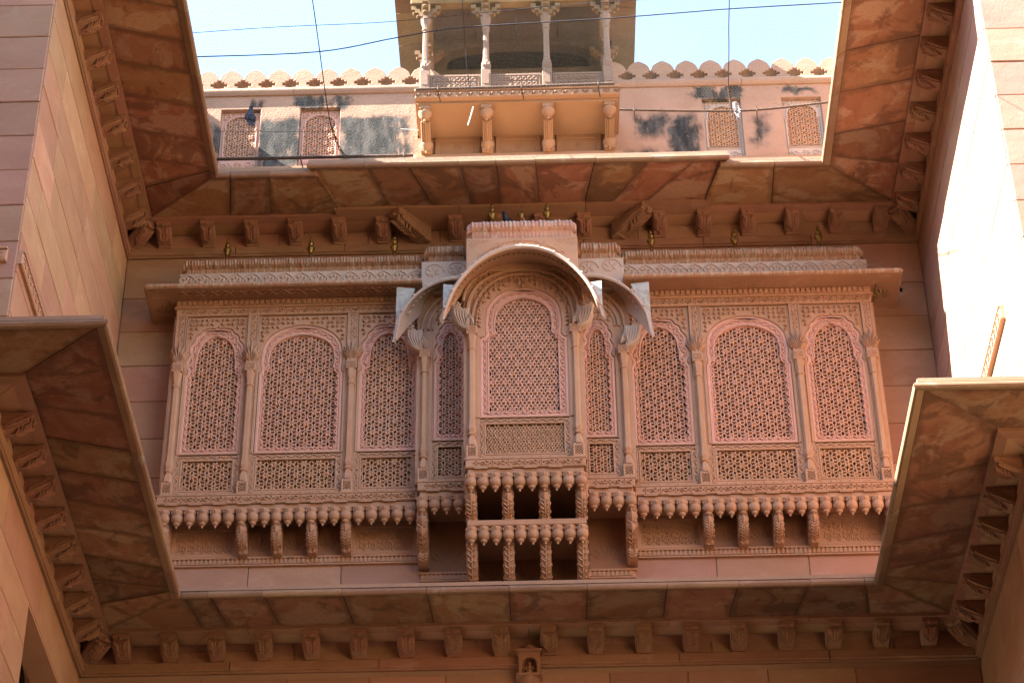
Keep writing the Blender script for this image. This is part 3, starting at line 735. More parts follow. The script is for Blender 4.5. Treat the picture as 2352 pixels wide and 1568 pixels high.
# outer shell of the bay
sh = MB()
for sg in (-1, 1):
    x = XC + sg * (H1 - .01); sh.box(min(x, x - sg * .06), max(x, x - sg * .06), Y1 + .03, YB, B0, 15.3)
    x = XC + sg * (H2 - .04); sh.box(min(x, x - sg * .05), max(x, x - sg * .05), Y2 + .04, Y1 + .06, B0, 15.4)
    x = XC + sg * (H3 - .03); sh.box(min(x, x - sg * .05), max(x, x - sg * .05), Y3 + .04, Y2 + .06, B0, 15.4)
sh.build('side_wall', 'carved', bay)
MB().box(XC - H1, XC + H1, YB - .05, YB - .01, B0, 15.3).build('inner_wall', 'room', bay)

def window(cx, panel_w, pink_w, arch_w, open_w, oarch_w, yf, kind, zp=15.12, z_top=15.01, z_otop=14.9, lat='star', b=.08, z0=13.54, zsh=14.45, mat='lattice', rect_top=None):
    """one pierced window: stone panel with arched opening, pink surround with a vine, lattice"""
    w = bpy.data.objects.new('window', None); COL.objects.link(w); w.parent = bay; w.matrix_parent_inverse = ROOTINV[bay.name]
    rt = zp if rect_top is None else rect_top
    outer = [(cx - panel_w / 2, z0), (cx + panel_w / 2, z0), (cx + panel_w / 2, rt), (cx - panel_w / 2, rt)]
    pk = arch_poly(cx, pink_w, z0 + .004, zsh, arch_w, z_top, 'cusp' if kind == 'cusp' else 'round', 5)
    op = arch_poly(cx, open_w, z0 + .075, zsh + .035, oarch_w, z_otop, 'point' if kind == 'cusp' else 'round', 5)
    def sub(mb, name, mat, smooth=False):
        o = mb.build(name, mat, None, smooth); o.parent = w; o.matrix_parent_inverse = Matrix(); return o
    sub(MB().plate(outer, [pk], yf, yf + .05, .006), 'panel', 'carved')
    sub(MB().plate(offset_poly(pk, -.002), [offset_poly(pk, .035)], yf + .012, yf + .06, .010).plate(offset_poly(pk, .030), [offset_poly(op, -.014)], yf + .026, yf + .062, .003).plate(offset_poly(op, -.016), [op], yf + .018, yf + .07, .005), 'surround', 'pink')
    vm = MB(); mid = offset_poly(pk, .052); along(vm, mid, yf + .026, .016, .046, .08, .0075); sub(vm, 'vine_carving', 'pink', True)
    sm_ = MB(); spandrel(sm_, cx - panel_w / 2 + .03, cx + panel_w / 2 - .03, zsh + .1, rt - .02, cx, offset_poly(pk, -.006), yf, .028, .048); sub(sm_, 'leaf_carving', 'carved')
    lo_ = place('lattice', lattice_mesh(lattice(op, yf + .045, yf + .14, b, lat), mat, 'lattice_side'), None); lo_.parent = w
    return w
def low_panel(cx, w, ow, yf, lat='star', b=.08, z0=13.072, z1=13.532, oz0=13.155, oz1=13.47):
    p = bpy.data.objects.new('lower_screen', None); COL.objects.link(p); p.parent = bay; p.matrix_parent_inverse = ROOTINV[bay.name]
    def sub(mb, name, mat, smooth=False): o = mb.build(name, mat, None, smooth); o.parent = p; o.matrix_parent_inverse = Matrix()
    op = [(cx - ow / 2, oz0), (cx + ow / 2, oz0), (cx + ow / 2, oz1), (cx - ow / 2, oz1)]
    sub(MB().plate([(cx - w / 2, z0), (cx + w / 2, z0), (cx + w / 2, z1), (cx - w / 2, z1)], [op], yf + .012, yf + .06, .006)
        .plate(offset_poly(op, -.018), [op], yf + .006, yf + .05, .004), 'frame', 'carved')
    vm = MB(); mx, mz = (w + ow) / 4 + .006, 0; zm0, zm1 = (z0 + oz0) / 2 - .008, (z1 + oz1) / 2 + .008
    along(vm, [(cx - mx, zm0), (cx + mx, zm0), (cx + mx, zm1), (cx - mx, zm1)], yf + .012,   .014, .042, .085, .007); sub(vm, 'vine_carving', 'carved', True)
    lo_ = place('lattice', lattice_mesh(lattice(op, yf + .03, yf + .125, b, lat), 'lattice_low', 'lattice_side'), None); lo_.parent = p
for m in (1, -1):
    f = (lambda x: x) if m == 1 else mir
    window(f(-3.053), .60, .565, .52, .44, .36, Y1, 'cusp')
    window(f(-2.235), .86, .80, .76, .70, .60, Y1, 'round')
    window(f(-1.405), .60, .565, .52, .45, .36, Y1, 'cusp')
    low_panel(f(-3.053), .60, .46, Y1); low_panel(f(-2.235), .86, .72, Y1); low_panel(f(-1.405), .60, .46, Y1)
    window(f(-.815), .34, .315, .26, .205, .145, Y2, 'cusp', z_top=14.9, z_otop=14.78, rect_top=15.2, b=.07)
    low_panel(f(-.815), .34, .21, Y2, b=.07)
window(XC, .92, .815, .70, .635, .51, Y3, 'round', z_top=15.02, z_otop=14.90, rect_top=15.22, lat='kagome', b=.1155, zsh=14.44)
low_panel(XC, .82, .70, Y3, 'kagome', b=.085)

# pillars
def pillar(x, yf, tall=True, leaf=True):
    MB().box(x - .075, x + .075, yf + .008, yf + .058, B0 + .006, 15.14 if yf == Y1 else 15.24).build('pier', 'carved', bay)
    p = bpy.data.objects.new('pillar', None); COL.objects.link(p); p.parent = bay; p.matrix_parent_inverse = ROOTINV[bay.name]
    def sub(mb, name, mat='carved', smooth=False): o = mb.build(name, mat, None, smooth); o.parent = p; o.matrix_parent_inverse = Matrix()
    y = yf - .012
    base = MB().plate([(x - .052, B0 + .006), (x + .052, B0 + .006), (x + .052, 13.215), (x - .052, 13.215)],
                      [[(x - .033 + i * .0135, B0 + .035 + j * .0135), (x - .0225 + i * .0135, B0 + .035 + j * .0135), (x - .0225 + i * .0135, B0 + .0455 + j * .0135), (x - .033 + i * .0135, B0 + .0455 + j * .0135)]
                       for i in range(5) for j in range(7) if (i + j) % 2 == 0], yf - .045, yf + .02, .004)
    base.box(x - .05, x + .05, yf - .036, yf + .05, B0 + .01, 13.21)
    sub(base, 'plinth')
    prof = [(.044, 13.215), (.047, 13.24), (.04, 13.28), (.028, 13.315), (.026, 13.325), (.04, 13.335), (.042, 13.35), (.03, 13.358), (.034, 13.372), (.043, 13.385), (.044, 13.41), (.036, 13.45), (.033, 13.5), (.031, 14.24), (.03, 14.28), (.041, 14.29), (.041, 14.305), (.032, 14.312), (.036, 14.35), (.046, 14.42), (.05, 14.45)]
    sub(MB().lathe(prof, (x, y, 0), 12, 6, .12), 'shaft', 'carved', True)
    cb = MB().chbox(x - .052, x + .052, yf - .055, yf + .04, 14.45, 14.545, .006)
    cb.tube([(x - .034, yf - .058, 14.475), (x + .034, yf - .058, 14.475), (x + .034, yf - .058, 14.522), (x - .034, yf - .058, 14.522)], .004, 4, True)
    cb.tube([(x - .02, yf - .058, 14.492), (x, yf - .058, 14.505), (x + .02, yf - .058, 14.492)], .005, 4)
    sub(cb, 'capital')
    if leaf:
        lf = MB()
        for k, a in enumerate((-1.05, -.7, -.35, 0, .35, .7, 1.05)):
            L = .27 - .10 * abs(a); petal(lf, x, 14.555, PI / 2 - a * .62, L, .05, yf - .02, .045)
        lf.box(x - .045, x + .045, yf - .03, yf + .03, 14.545, 14.60)
        sub(lf, 'palmette', 'carved')
    if tall:
        st = MB().chbox(x - .05, x + .05, yf - .012, yf + .04, 14.545, 15.13, .005).box(x - .05, x - .04, yf - .022, yf, 14.6, 15.13).box(x + .04, x + .05, yf - .022, yf, 14.6, 15.13)
        wave_strip(st, (x, 14.82), (x, 15.12), .06, yf - .012, .012, .09, .006)
        sub(st, 'upper_strip')
for x in (-3.40, -2.71, -1.755):
    pillar(x, Y1); pillar(mir(x), Y1)
MBn = MB()
for x in (XC - .93, XC + .93): pillar(x, Y2, False, False)
for x in (XC - .478, XC + .478): pillar(x, Y3, False, False)
# outer corner jambs beside the end pillars
for sg in (-1, 1):
    x = XC + sg * (H1 - .03)
    mb = MB().chbox(x - .035, x + .035, Y1 - .002, Y1 + .06, B0 + .006, 15.13, .005); mb.build('corner_jamb', 'carved', bay)
# frieze, dentils, eave of the wings
for sg in (-1, 1):
    xa, xb = sorted((XC + sg * H1, XC + sg * (H2 - .02)))
    mb = MB().chbox(xa, xb, Y1 - .018, Y1 + .08, 15.13, 15.215, .006).chbox(xa - (.02 if sg < 0 else 0), xb + (.02 if sg > 0 else 0), Y1 - .035, Y1 + .08, 15.215, 15.235, .006)
    mb.build('frieze', 'carved', bay)
    m2 = MB(); flower_strip(m2, xa + .02, xb - .02, 15.136, 15.21, Y1 - .018, .020, .125); m2.build('flower_frieze', 'carved', bay, True)
    m3 = MB(); n = int((xb - xa) / .05)
    m3.box(xa, xb, Y1 - .04, Y1 + .08, 15.235, 15.30)
    for i in range(n): m3.box(xa + i * .05 + .008, xa + i * .05 + .042, Y1 - .055, Y1 - .03, 15.24, 15.285)
    m3.build('dentil_course', 'carved', bay)
    # eave slab with a return at the outer end
    xo, xi, xe = XC + sg * 3.605, XC + sg * 3.34, XC + sg * .96
    zo, zi, zt_ = 15.265, 15.295, 15.31
    yo, yi = 17.44, 17.68
    v = [(xo, YB, zo), (xo, yo, zo), (xe, yo, zo), (xi, YB, zi), (xi, yi, zi), (xe, yi, zi), (xo, YB, zt_), (xo, yo, zt_), (xe, yo, zt_), (xi, YB, zt_ + .06), (xi, yi, zt_ + .06), (xe, yi, zt_ + .06)]
    MB().add(v, [(0, 1, 4, 3), (1, 2, 5, 4), (0, 1, 7, 6), (1, 2, 8, 7), (6, 7, 10, 9), (7, 8, 11, 10), (0, 3, 9, 6), (2, 5, 11, 8), (3, 4, 10, 9), (4, 5, 11, 10)]).build('eave', 'carved_dark' if False else 'beam', bay)
    lp = MB().tube([(xo, YB - .01, zo + .028), (xo, yo - .004, zo + .028)], .022, 6).tube([(xo, yo - .004, zo + .028), (xe, yo - .004, zo + .028)], .024, 8)
    for i in range(int(abs(xe - xo) / .23)): lp.sphere((xo - sg * (.12 + i * .23), yo - .02, zo + .028), .018, (1.3, .6, 1), 6, 4)
    lp.build('edge_moulding', 'weathered', bay, True)
    pm = MB()                                     # leaf panel under the return
    for k in range(7): petal(pm, 0, 0, PI / 2 + (k - 3) * .38, .17, .05, 0, .012)
    pm.tube([(-.09, 0, -.06), (.09, 0, -.06), (.09, 0, .2), (-.09, 0, .2)], .008, 4, True)
    pm.mapped(lambda x, y, z: ((xo + xi) / 2 + x * .9, 17.84 - z * 1.05, 15.281 + y - .003)).build('palmette', 'ochre', bay)
    if sg < 0:
        m4 = MB(); wave_strip(m4, (xo + .3, 0), (xe - .1, 0), .10, 0, .012, .14, .008)
        m4.mapped(lambda x, y, z: (x, 17.53 - z, 15.272 + y)).build('vine_carving', 'beam', bay, True)
    # parapet and fluted roof of the wing
    xp0, xp1 = sorted((XC + sg * (H1 - .01), XC + sg * (H2 - .03)))
    MB().chbox(xp0, xp1, 17.62, YB, 15.31, 15.585, .008).build('parapet', 'greyed', bay)
    m5 = MB(); n = round((xp1 - xp0) / .155); p = (xp1 - xp0) / n
    for i in range(n):
        cx = xp0 + (i + .5) * p
        rosette(m5, cx, 15.485, .058, 17.62, .022, 6)
        m5.tube([(cx - p * .48, 17.616, 15.50), (cx - p * .3, 17.616, 15.54), (cx - .015, 17.616, 15.555), (cx, 17.616, 15.578), (cx + .015, 17.616, 15.555), (cx + p * .3, 17.616, 15.54), (cx + p * .48, 17.616, 15.50), (cx + p * .3, 17.616, 15.44), (cx - p * .3, 17.616, 15.44)], .009, 4, True)
    m5.build('cartouche_frieze', 'greyed', bay, True)

def fluted_roof(x0, x1, yf, yb, z0, z1, rib, mat, ends=True):
    """bolster-shaped roof: petals below, a fluted swelling above"""
    n = max(2, round((x1 - x0) / rib)); p = (x1 - x0) / n
    k_ = (z1 - z0) / .17
    prof = [(.03, 0.0), (.035, .008), (.02, .014), (.012, .035), (-.012, .058 * k_), (-.022, .060 * k_), (-.052, .078 * k_), (-.066, .105 * k_), (-.052, .136 * k_), (-.01, .160 * k_), (.06, .17 * k_), (yb - yf, (z1 - z0) * 1.05)]
    vs = []; fs = []; cols = n * 4 + 1; jit = [random.uniform(.45, 1.5) for _ in range(n + 1)]; drop = [random.uniform(-.006, .006) for _ in range(n + 1)]
    for j, (dy, dz) in enumerate(prof):
        for i in range(cols):
            x = x0 + p * i / 4; wv = abs(math.sin(PI * i / 4)) if j not in (0, len(prof) - 1) else .5
            amp = .014 if j >= 5 else .007
            e = min(x - x0, x1 - x); end = max(0, 1 - e / .05) if ends else 0
            vs.append((x + (0 if i not in (0, cols - 1) else 0), yf + dy + end * .03 - amp * wv * jit[i // 4], z0 + dz - (end * .03 if 5 <= j < 11 else 0) + ((.008 + drop[i // 4]) * wv if j in (4, 5) else 0) + (drop[i // 4] * .6 if 6 <= j <= 9 else 0)))
    for j in range(len(prof) - 1):
        for i in range(cols - 1): fs.append((j * cols + i, j * cols + i + 1, (j + 1) * cols + i + 1, (j + 1) * cols + i))
    mb = MB().add(vs, fs)
    mb.box(x0 + .012, x1 - .012, yf + .055, yb, z0 - .005, z1 - .012)
    return mb.build('fluted_roof', mat, bay, True)
for sg in (-1, 1):
    a, b = sorted((XC + sg * (H1 - .03), XC + sg * (H2 - .02))); fluted_roof(a, b, 17.655, YB - .02, 15.585, 15.76, .028, 'weathered')
    a, b = sorted((XC + sg * (H2 - .03), XC + sg * (H3 - .01))); fluted_roof(a, b, 17.56, YB - .02, 15.60, 15.80, .031, 'weathered')
    a, b = sorted((XC + sg * (H2 - .005), XC + sg * (H3 - .02)))
    MB().chbox(a, b, 17.53, YB, 15.22, 15.60, .008).build('parapet', 'greyed', bay)
    m5 = MB()
    for cx, cz in ((a + (b - a) * .25, 15.47), (a + (b - a) * .72, 15.49)):
        rosette(m5, cx, cz, .07, 17.53, .014, 6); spiral(m5, cx, cz, .10, 0, 1.2, 1, 17.53, .008)
    m5.build('cartouche_frieze', 'greyed', bay, True)
fluted_roof(XC - H3 + .01, XC + H3 - .01, 17.205, YB - .02, 15.60, 15.80, .036, 'plume')
MB().chbox(XC - H3 + .005, XC + H3 - .005, 17.19, YB, 15.20, 15.60, .008).build('parapet', 'carved', bay)
m5 = MB()
for k in range(7):
    a = PI * (k + .5) / 7; cx, cz = XC + .44 * math.cos(a), 15.10 + .40 * math.sin(a)
    if cz > 15.2:
        for da in (-.8, -.4, 0, .4, .8): petal(m5, cx, cz, a + da, .075, .03, 17.19, .012, .01)
        spiral(m5, cx, cz, .075, a, 1.0, 1, 17.19, .007)
m5.tube([(XC + .5 * math.cos(PI * k / 24), 17.187, 15.06 + .5 * math.sin(PI * k / 24)) for k in range(4, 21)], .008, 4)
for sg in (-1, 1):
    for i in range(9):
        for j in range(6):
            if (i + j) % 2 == 0 and j < 6 - i * .6: m5.box(*sorted((XC + sg * (.505 - i * .022), XC + sg * (.489 - i * .022))), 17.186, 17.192, 15.565 - j * .016, 15.578 - j * .016)
m5.build('cartouche_frieze', 'carved', bay, True)

# arched canopies
def canopy(hw, yl, ztip, zap, hwi, yi, zi0, ziap, name, mat, adeg=12, quarter=0.0):
    n = 40; outer, inner = [], []; a0 = math.radians(adeg); A_ = lambda k: a0 + (PI - 2 * a0) * k / n
    for k in range(n + 1):
        a = A_(k); c, s_ = math.cos(a) / math.cos(a0), (math.sin(a) - math.sin(a0)) / (1 - math.sin(a0))
        if quarter:                                    # steep hood at each end, nearly level between
            c = 1 - 2 * k / n; c = math.copysign(abs(c) ** .55, c); e = min(1, (1 - abs(c)) / quarter); s_ = math.sqrt(1 - (1 - e) ** 2)
        outer.append((XC + hw * c, yl, ztip + (zap - ztip) * s_)); inner.append((XC + hwi * c, yi, zi0 + (ziap - zi0) * s_))
    mb = MB(); vs = []; th = .035
    for k in range(n + 1):
        o, i = Vector(outer[k]), Vector(inner[k])
        t_ = Vector(outer[min(n, k + 1)]) - Vector(outer[max(0, k - 1)]); nrm = Vector((t_.z, 0, -t_.x)).normalized()
        md = (o + i) / 2 + nrm * .012
        vs += [o, md, i, i + nrm * th, md + nrm * th, o + nrm * th * .9]
    fs = []
    for k in range(n):
        for j in range(6): fs.append((k * 6 + j, k * 6 + (j + 1) % 6, (k + 1) * 6 + (j + 1) % 6, (k + 1) * 6 + j))
    fs += [tuple(range(6)), tuple(n * 6 + j for j in range(6))]
    mb.add(vs, fs); mb.build(name, mat, bay, True)
    lp = MB(); lp.tube([(x, y - .008, z + .014) for x, y, z in outer], [.010 + .012 * math.sin(PI * k / n) for k in range(n + 1)], 6)
    for k in range(2, n - 1, 3): lp.sphere((outer[k][0] + .012 * math.cos(PI * k / n), yl - .02, outer[k][2] + .014 + .01 * math.sin(PI * k / n)), .016, (1, .7, 1), 6, 4)
    lp.build('edge_moulding', 'greyed', bay, True)
    vm = MB()
    for k in range(1, n - 1):
        o, i = Vector(outer[k]), Vector(inner[k]); q = o * .68 + i * .32; o2, i2 = Vector(outer[k + 1]), Vector(inner[k + 1]); q2 = o2 * .68 + i2 * .32
        a = PI * (k + .5) / n; nr = Vector((math.cos(a), .0, math.sin(a))) * -.004
        across = (i - o).normalized() * .06; al = (q2 - q) * .5; c = (q + q2) / 2 + nr * .5
        sg = 1 if k % 2 else -1
        vm.add([c - al, c + across * .8 * sg, c + al * .9, c - across * .8 * sg * .6, c + nr * 3], [(0, 1, 4), (1, 2, 4), (2, 3, 4), (3, 0, 4)])
    vm.build('leaf_carving', 'ochre' if mat == 'carved' else 'greyed', bay)
    return outer
oc = canopy(.725, 16.82, 14.33, 15.165, .575, Y3 - .01, 14.94, 15.30, 'arched_canopy', 'carved')
om = canopy(1.19, 17.32, 14.485, 15.20, .985, Y2 - .01, 14.97, 15.36, 'arched_canopy', 'greyed', quarter=.48)
def horn_plate(tip, sg, top_z, back_y, inner_dx, name='canopy_horn'):
    x, y, z = tip; t = .02
    P = [(x + sg * .006, y, z - .01), (x + sg * .012, back_y, top_z), (x - sg * inner_dx, back_y + .02, top_z - .005), (x - sg * inner_dx * .40, y + (back_y - y) * .5, z + (top_z - z) * .52)]
    Q = [(a - sg * .0, b + t, c - t * .6) for a, b, c in P]
    MB().hexa(P + Q).build(name, 'horn', bay)
for sg, k in ((1, 0), (-1, -1)):
    horn_plate(oc[k], sg, 14.95, 17.06, .13); horn_plate(om[k], sg, 15.24, 17.46, .16)
# carved rings over the middle arch
for hw, z0_, zap, r, nb in ((.555, 14.86, 15.265, .016, 60), (.515, 14.74, 15.215, .02, 0), (.475, 14.60, 15.165, .016, 0), (.437, 14.58, 15.115, .011, 56)):
    mb = MB(); pts = [(XC + hw * math.copysign(abs(math.cos(a)) ** .86, math.cos(a)), Y3 - .006, z0_ + (zap - z0_) * math.sin(a) ** .95) for a in [PI * k / 48 for k in range(49)]]
    mb.tube(pts, r, 6)
    for k in range(nb):
        i = int(k / nb * 48); mb.sphere((pts[i][0], Y3 - .018, pts[i][2]), .011, (1, 1, 1), 5, 3)
    mb.build('arch_moulding', 'carved', bay, True)
for sg in (-1, 1):
    for hw, zap, r in ((.955, 15.40, .018), (.90, 15.32, .014), (.86, 15.26, .010)):
        pts = [(XC + sg * hw * abs(math.cos(a)) ** .86, Y2 - .006, 14.80 + (zap - 14.80) * math.sin(a) ** .95) for a in [PI / 2 * k / 24 * .62 for k in range(25)]]
        MB().tube(pts, r, 6).build('arch_moulding', 'carved', bay, True)
rosm = MB(); rosette(rosm, XC, 15.06, .06, Y3 - .02, .03, 6); rosm.build('keystone_rosette', 'carved', bay)
# scroll brackets that carry the canopies
def scroll_bracket(x, y, z, sg, sc_=1.0):
    o = [(0, 0), (.05, .01), (.10, .05), (.14, .11), (.155, .17), (.15, .22), (.165, .27), (.155, .315), (.12, .33), (.09, .31), (.085, .27), (.06, .24), (.02, .25), (0, .26)]
    poly = [(x + sg * a * sc_, z + b * sc_) for a, b in o]
    mb = MB().plate(poly, [], y - .045, y + .045, .012)
    spiral(mb, x + sg * .122 * sc_, z + .285 * sc_, .035 * sc_, 0, 1.5, sg, y - .045, .010)
    for k in range(5): mb.tube([(x + sg * (.01 + k * .022) * sc_, y - .047, z + (.02 + .012 * k) * sc_), (x + sg * (.03 + k * .026) * sc_, y - .052, z + (.12 + .01 * k) * sc_), (x + sg * (.035 + k * .026) * sc_, y - .047, z + (.22) * sc_)], [.004, .010, .004], 4)
    for k in range(5): petal(mb, x - sg * .005 + (k - 2) * .018, z + .02 + .012 * (2 - abs(k - 2)), PI / 2 + (k - 2) * .10, .14, .035, y - .05, .03)
    mb.build('scroll_bracket', 'greyed', bay, True)
for sg in (-1, 1):
    scroll_bracket(XC + sg * .50, Y3 - .02, 14.50, sg); scroll_bracket(XC + sg * .95, Y2 - .02, 14.52, sg)

# pendants and corbels below
pp = [(.048, 0), (.053, -.004), (.052, -.032), (.043, -.044), (.043, -.048), (.054, -.056), (.055, -.082), (.048, -.104), (.034, -.118), (.025, -.122), (.031, -.128), (.028, -.142), (.013, -.153), (.007, -.158), (.011, -.168), (.008, -.176), (.0005, -.178)]
PEN = MB().lathe(pp, n=12)
for k in range(6): PEN.tube([(.05 * math.cos(k * PI / 3 + PI / 2), -.05 * math.sin(k * PI / 3 + PI / 2), -.005), (.055 * math.cos(k * PI / 3 + PI / 2), -.055 * math.sin(k * PI / 3 + PI / 2), -.025), (.05 * math.cos(k * PI / 3 + PI / 2), -.05 * math.sin(k * PI / 3 + PI / 2), -.045)], [.003, .008, .001], 4)
ME_PEN = PEN.mesh('pendant', M['carved'], True)
ZP = B0 - .15
def pendants(xs, y, z): 
    for x in xs: place('pendant', ME_PEN, bay, (x, y, z))
def spread(a, b, n): return [a + (b - a) * (i + 1) / (n + 1) for i in range(n)]
def corbel(prof, w, lotus):
    mb = MB().plate([(d, z) for d, z in prof], [], -w / 2, w / 2, .010).mapped(lambda d, x, z: (x, -d, z))
    w2 = w / 2 - .006                                  # acanthus leaf down the front, scrolls on the flanks
    pr = [p for p in prof if p[0] > prof[1][0] * .38 and p[1] < -.10]
    for i in range(len(pr) - 1):
        (d0, z0), (d1, z1) = pr[i], pr[i + 1]
        for q in (.25, .75):
            d, z = d0 + (d1 - d0) * q, z0 + (z1 - z0) * q
            for sx in (-1, 1): mb.tube([(sx * .004, -d - .004, z - .016), (sx * w2 * .55, -d - .012, z - .004), (sx * w2, -d - .002, z + .020)], [.004, .010, .004], 4)
    if len(pr) > 2: mb.tube([(0, -d - .006, z - .003) for d, z in pr], .008, 5)
    for sx in (-1, 1):
        for k, (d, z) in enumerate(pr[:-1]):
            mb.tube([(sx * (w / 2 + .002), -d + .03 + .018 * math.cos(a) * (1 - a / 12), z + .018 * math.sin(a) * (1 - a / 12)) for a in [j * .6 for j in range(14)]], .005, 4)
    for (d, z, r) in lotus:
        mb.lathe([(.001, -r * 1.5), (r * .5, -r * 1.1), (r * .9, -r * .4), (r * 1.0, 0), (r * .8, r * .25), (r * .35, r * .4), (r * .3, r * .8), (r * .6, r * 1.2), (r * .75, r * 1.6)], (0, -d, z), 12, 8, .25)
    return mb
side_prof = [(0, 0), (.27, 0), (.27, -.08), (.255, -.12), (.262, -.16), (.262, -.22), (.245, -.265), (.20, -.30), (.13, -.32), (.115, -.35), (.0, -.36)]
ME_CS = corbel(side_prof, .085, [(.262, -.17, .045)]).mesh('corbel', M['carved'], True)
mid_prof = [(0, 0), (.41, 0), (.41, -.09), (.39, -.13), (.40, -.2), (.38, -.28), (.30, -.36), (.22, -.40), (.19, -.42), (.20, -.46), (.17, -.5), (.10, -.52), (0, -.50)]
ME_CM = corbel(mid_prof, .095, [(.40, -.19, .05), (.37, -.29, .04)]).mesh('corbel', M['carved'], True)
up_prof = [(0, 0), (.74, 0), (.74, -.09), (.725, -.13), (.735, -.18), (.725, -.25), (.68, -.31), (.62, -.34), (.61, -.37), (0, -.37)]
ME_CU = corbel(up_prof, .095, [(.735, -.18, .046)]).mesh('corbel', M['carved'], True)
lo_prof = [(0, 0), (.56, 0), (.56, -.07), (.53, -.11), (.52, -.2), (.48, -.30), (.40, -.38), (.32, -.42), (.26, -.43), (.22, -.455), (.12, -.47), (0, -.42)]
LO = corbel(lo_prof, .095, [])
for i in range(9):
    t = i / 8; d = .525 - .16 * t ** 1.8; LO.sphere((0, -d - .006, -.12 - .24 * t), .016, (1, .7, 1.1), 6, 4)
ME_CL = LO.mesh('corbel', M['carved'], True)
for m in (1, -1):
    f = (lambda x: x) if m == 1 else mir
    cs = [-3.40, -2.70, -2.385, -2.068, -1.758]
    for x in cs: place('corbel', ME_CS, bay, (f(x), YB, ZP - .002))
    xs = []
    allc = cs + [-1.06]
    for i, n in enumerate((5, 2, 2, 2, 5)): xs += spread(allc[i], allc[i + 1], n)
    pendants([f(x) for x in xs + cs], Y1 - .005, ZP)
    place('corbel', ME_CM, bay, (f(-1.062), YB, ZP - .002))
    pendants([f(x) for x in [-1.06, -.95, -.84, -.73]], Y2 - .005, ZP)
    pendants([f(-1.085)], Y1 - .06, ZP) if False else None
cx4 = [XC - .4875 + i * .325 for i in range(4)]; c10 = [XC - .4875 + i * .975 / 9 for i in range(10)]
for x in cx4: place('corbel', ME_CU, bay, (x, YB, ZP - .002))
pendants(c10, Y3 - .005, ZP)
pendants([XC + sg * .50 for sg in (-1, 1)], Y3 + .12, ZP); pendants([XC + sg * .50 for sg in (-1, 1)], Y3 + .24, ZP)
ZT2 = ZP - .37
MB().chbox(XC - H3 + .01, XC + H3 - .01, 17.36, YB, ZT2 - .06, ZT2, .008).build('tier_band', 'carved', bay)
pendants(c10, 17.41, ZT2 - .06)
for x in cx4: place('corbel', ME_CL, bay, (x, YB, ZT2 - .062))
# panels behind the corbels, carved with scrolls
pz0, pz1 = 12.575, ZP
for m in (1, -1):
    f = (lambda x: x) if m == 1 else mir
    for a, b in ((-3.35, -2.75), (-1.71, -1.12)):
        a2, b2 = sorted((f(a), f(b)))
        mb = MB().plate([(a2 - .01, pz0), (b2 + .01, pz0), (b2 + .01, pz1), (a2 - .01, pz1)], [[(a2 + .03, pz0 + .03), (b2 - .03, pz0 + .03), (b2 - .03, pz1 - .06), (a2 + .03, pz1 - .06)]], YB - .05, YB - .012, .004)
        mb.build('panel_frame', 'carved', bay)
        m2 = MB(); m2.box(a2 + .02, b2 - .02, YB - .03, YB - .014, pz0 + .02, pz1 - .05); scroll_panel(m2, a2 + .05, b2 - .05, pz0 + .045, pz1 - .08, YB - .03, .009); m2.build('scroll_carving', 'carved', bay, True)
    for a, b in zip(cs_[:-1], cs_[1:]) if (cs_ := [-2.70, -2.385, -2.068, -1.758]) else ():
        a2, b2 = sorted((f(a + .045), f(b - .045)))
        m2 = MB(); m2.box(a2, b2, YB - .03, YB - .014, pz0, pz1)
        for k in range(5): petal(m2, (a2 + b2) / 2, pz0 + .06, PI / 2 + (k - 2) * .45, .16, .04, YB - .03, .012)
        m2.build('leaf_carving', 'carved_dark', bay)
    a2, b2 = sorted((f(-1.02), f(-.68)))
    m2 = MB(); m2.box(a2, b2, YB - .03, YB - .014, 12.36, pz1)
    for k in range(7): petal(m2, (a2 + b2) / 2, 12.46, PI / 2 + (k - 3) * .36, .22, .05, YB - .03, .012)
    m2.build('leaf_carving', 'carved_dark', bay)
    # dentil cornice on the wall
    for (a, b, z) in ((-3.42, -1.115, 12.50), (-1.10, -.655, 12.30)):
        a2, b2 = sorted((f(a), f(b))); mb = MB().chbox(a2, b2, YB - .05, YB - .012, z + .055, z + .075, .004).chbox(a2 + .01, b2 - .01, YB - .03, YB - .012, z, z + .055, .003).chbox(a2 + .005, b2 - .005, YB - .04, YB - .012, z - .016, z, .003)
        for i in range(int((b2 - a2 - .02) / .04)):
            xx = a2 + .012 + i * .04; mb.box(xx + .004, xx + .034, YB - .042, YB - .028, z + .004, z + .04); mb.add([(xx + .004, YB - .042, z + .04), (xx + .034, YB - .042, z + .04), (xx + .019, YB - .048, z + .058), (xx + .019, YB - .03, z + .058)], [(0, 1, 2), (0, 2, 3), (1, 3, 2)])
        mb.build('dentil_cornice', 'carved', bay)
for i in range(3):
    a, b = cx4[i] + .05, cx4[i + 1] - .05
    for z0_, z1_ in ((12.22, ZT2 - .062), (ZT2, ZP)):
        m2 = MB(); m2.box(a, b, YB - .04, YB - .014, z0_, z1_)
        for k in range(5): petal(m2, (a + b) / 2, z0_ + .06, PI / 2 + (k - 2) * .45, .16, .04, YB - .04, .012)
        m2.build('leaf_carving', 'carved_dark', bay)
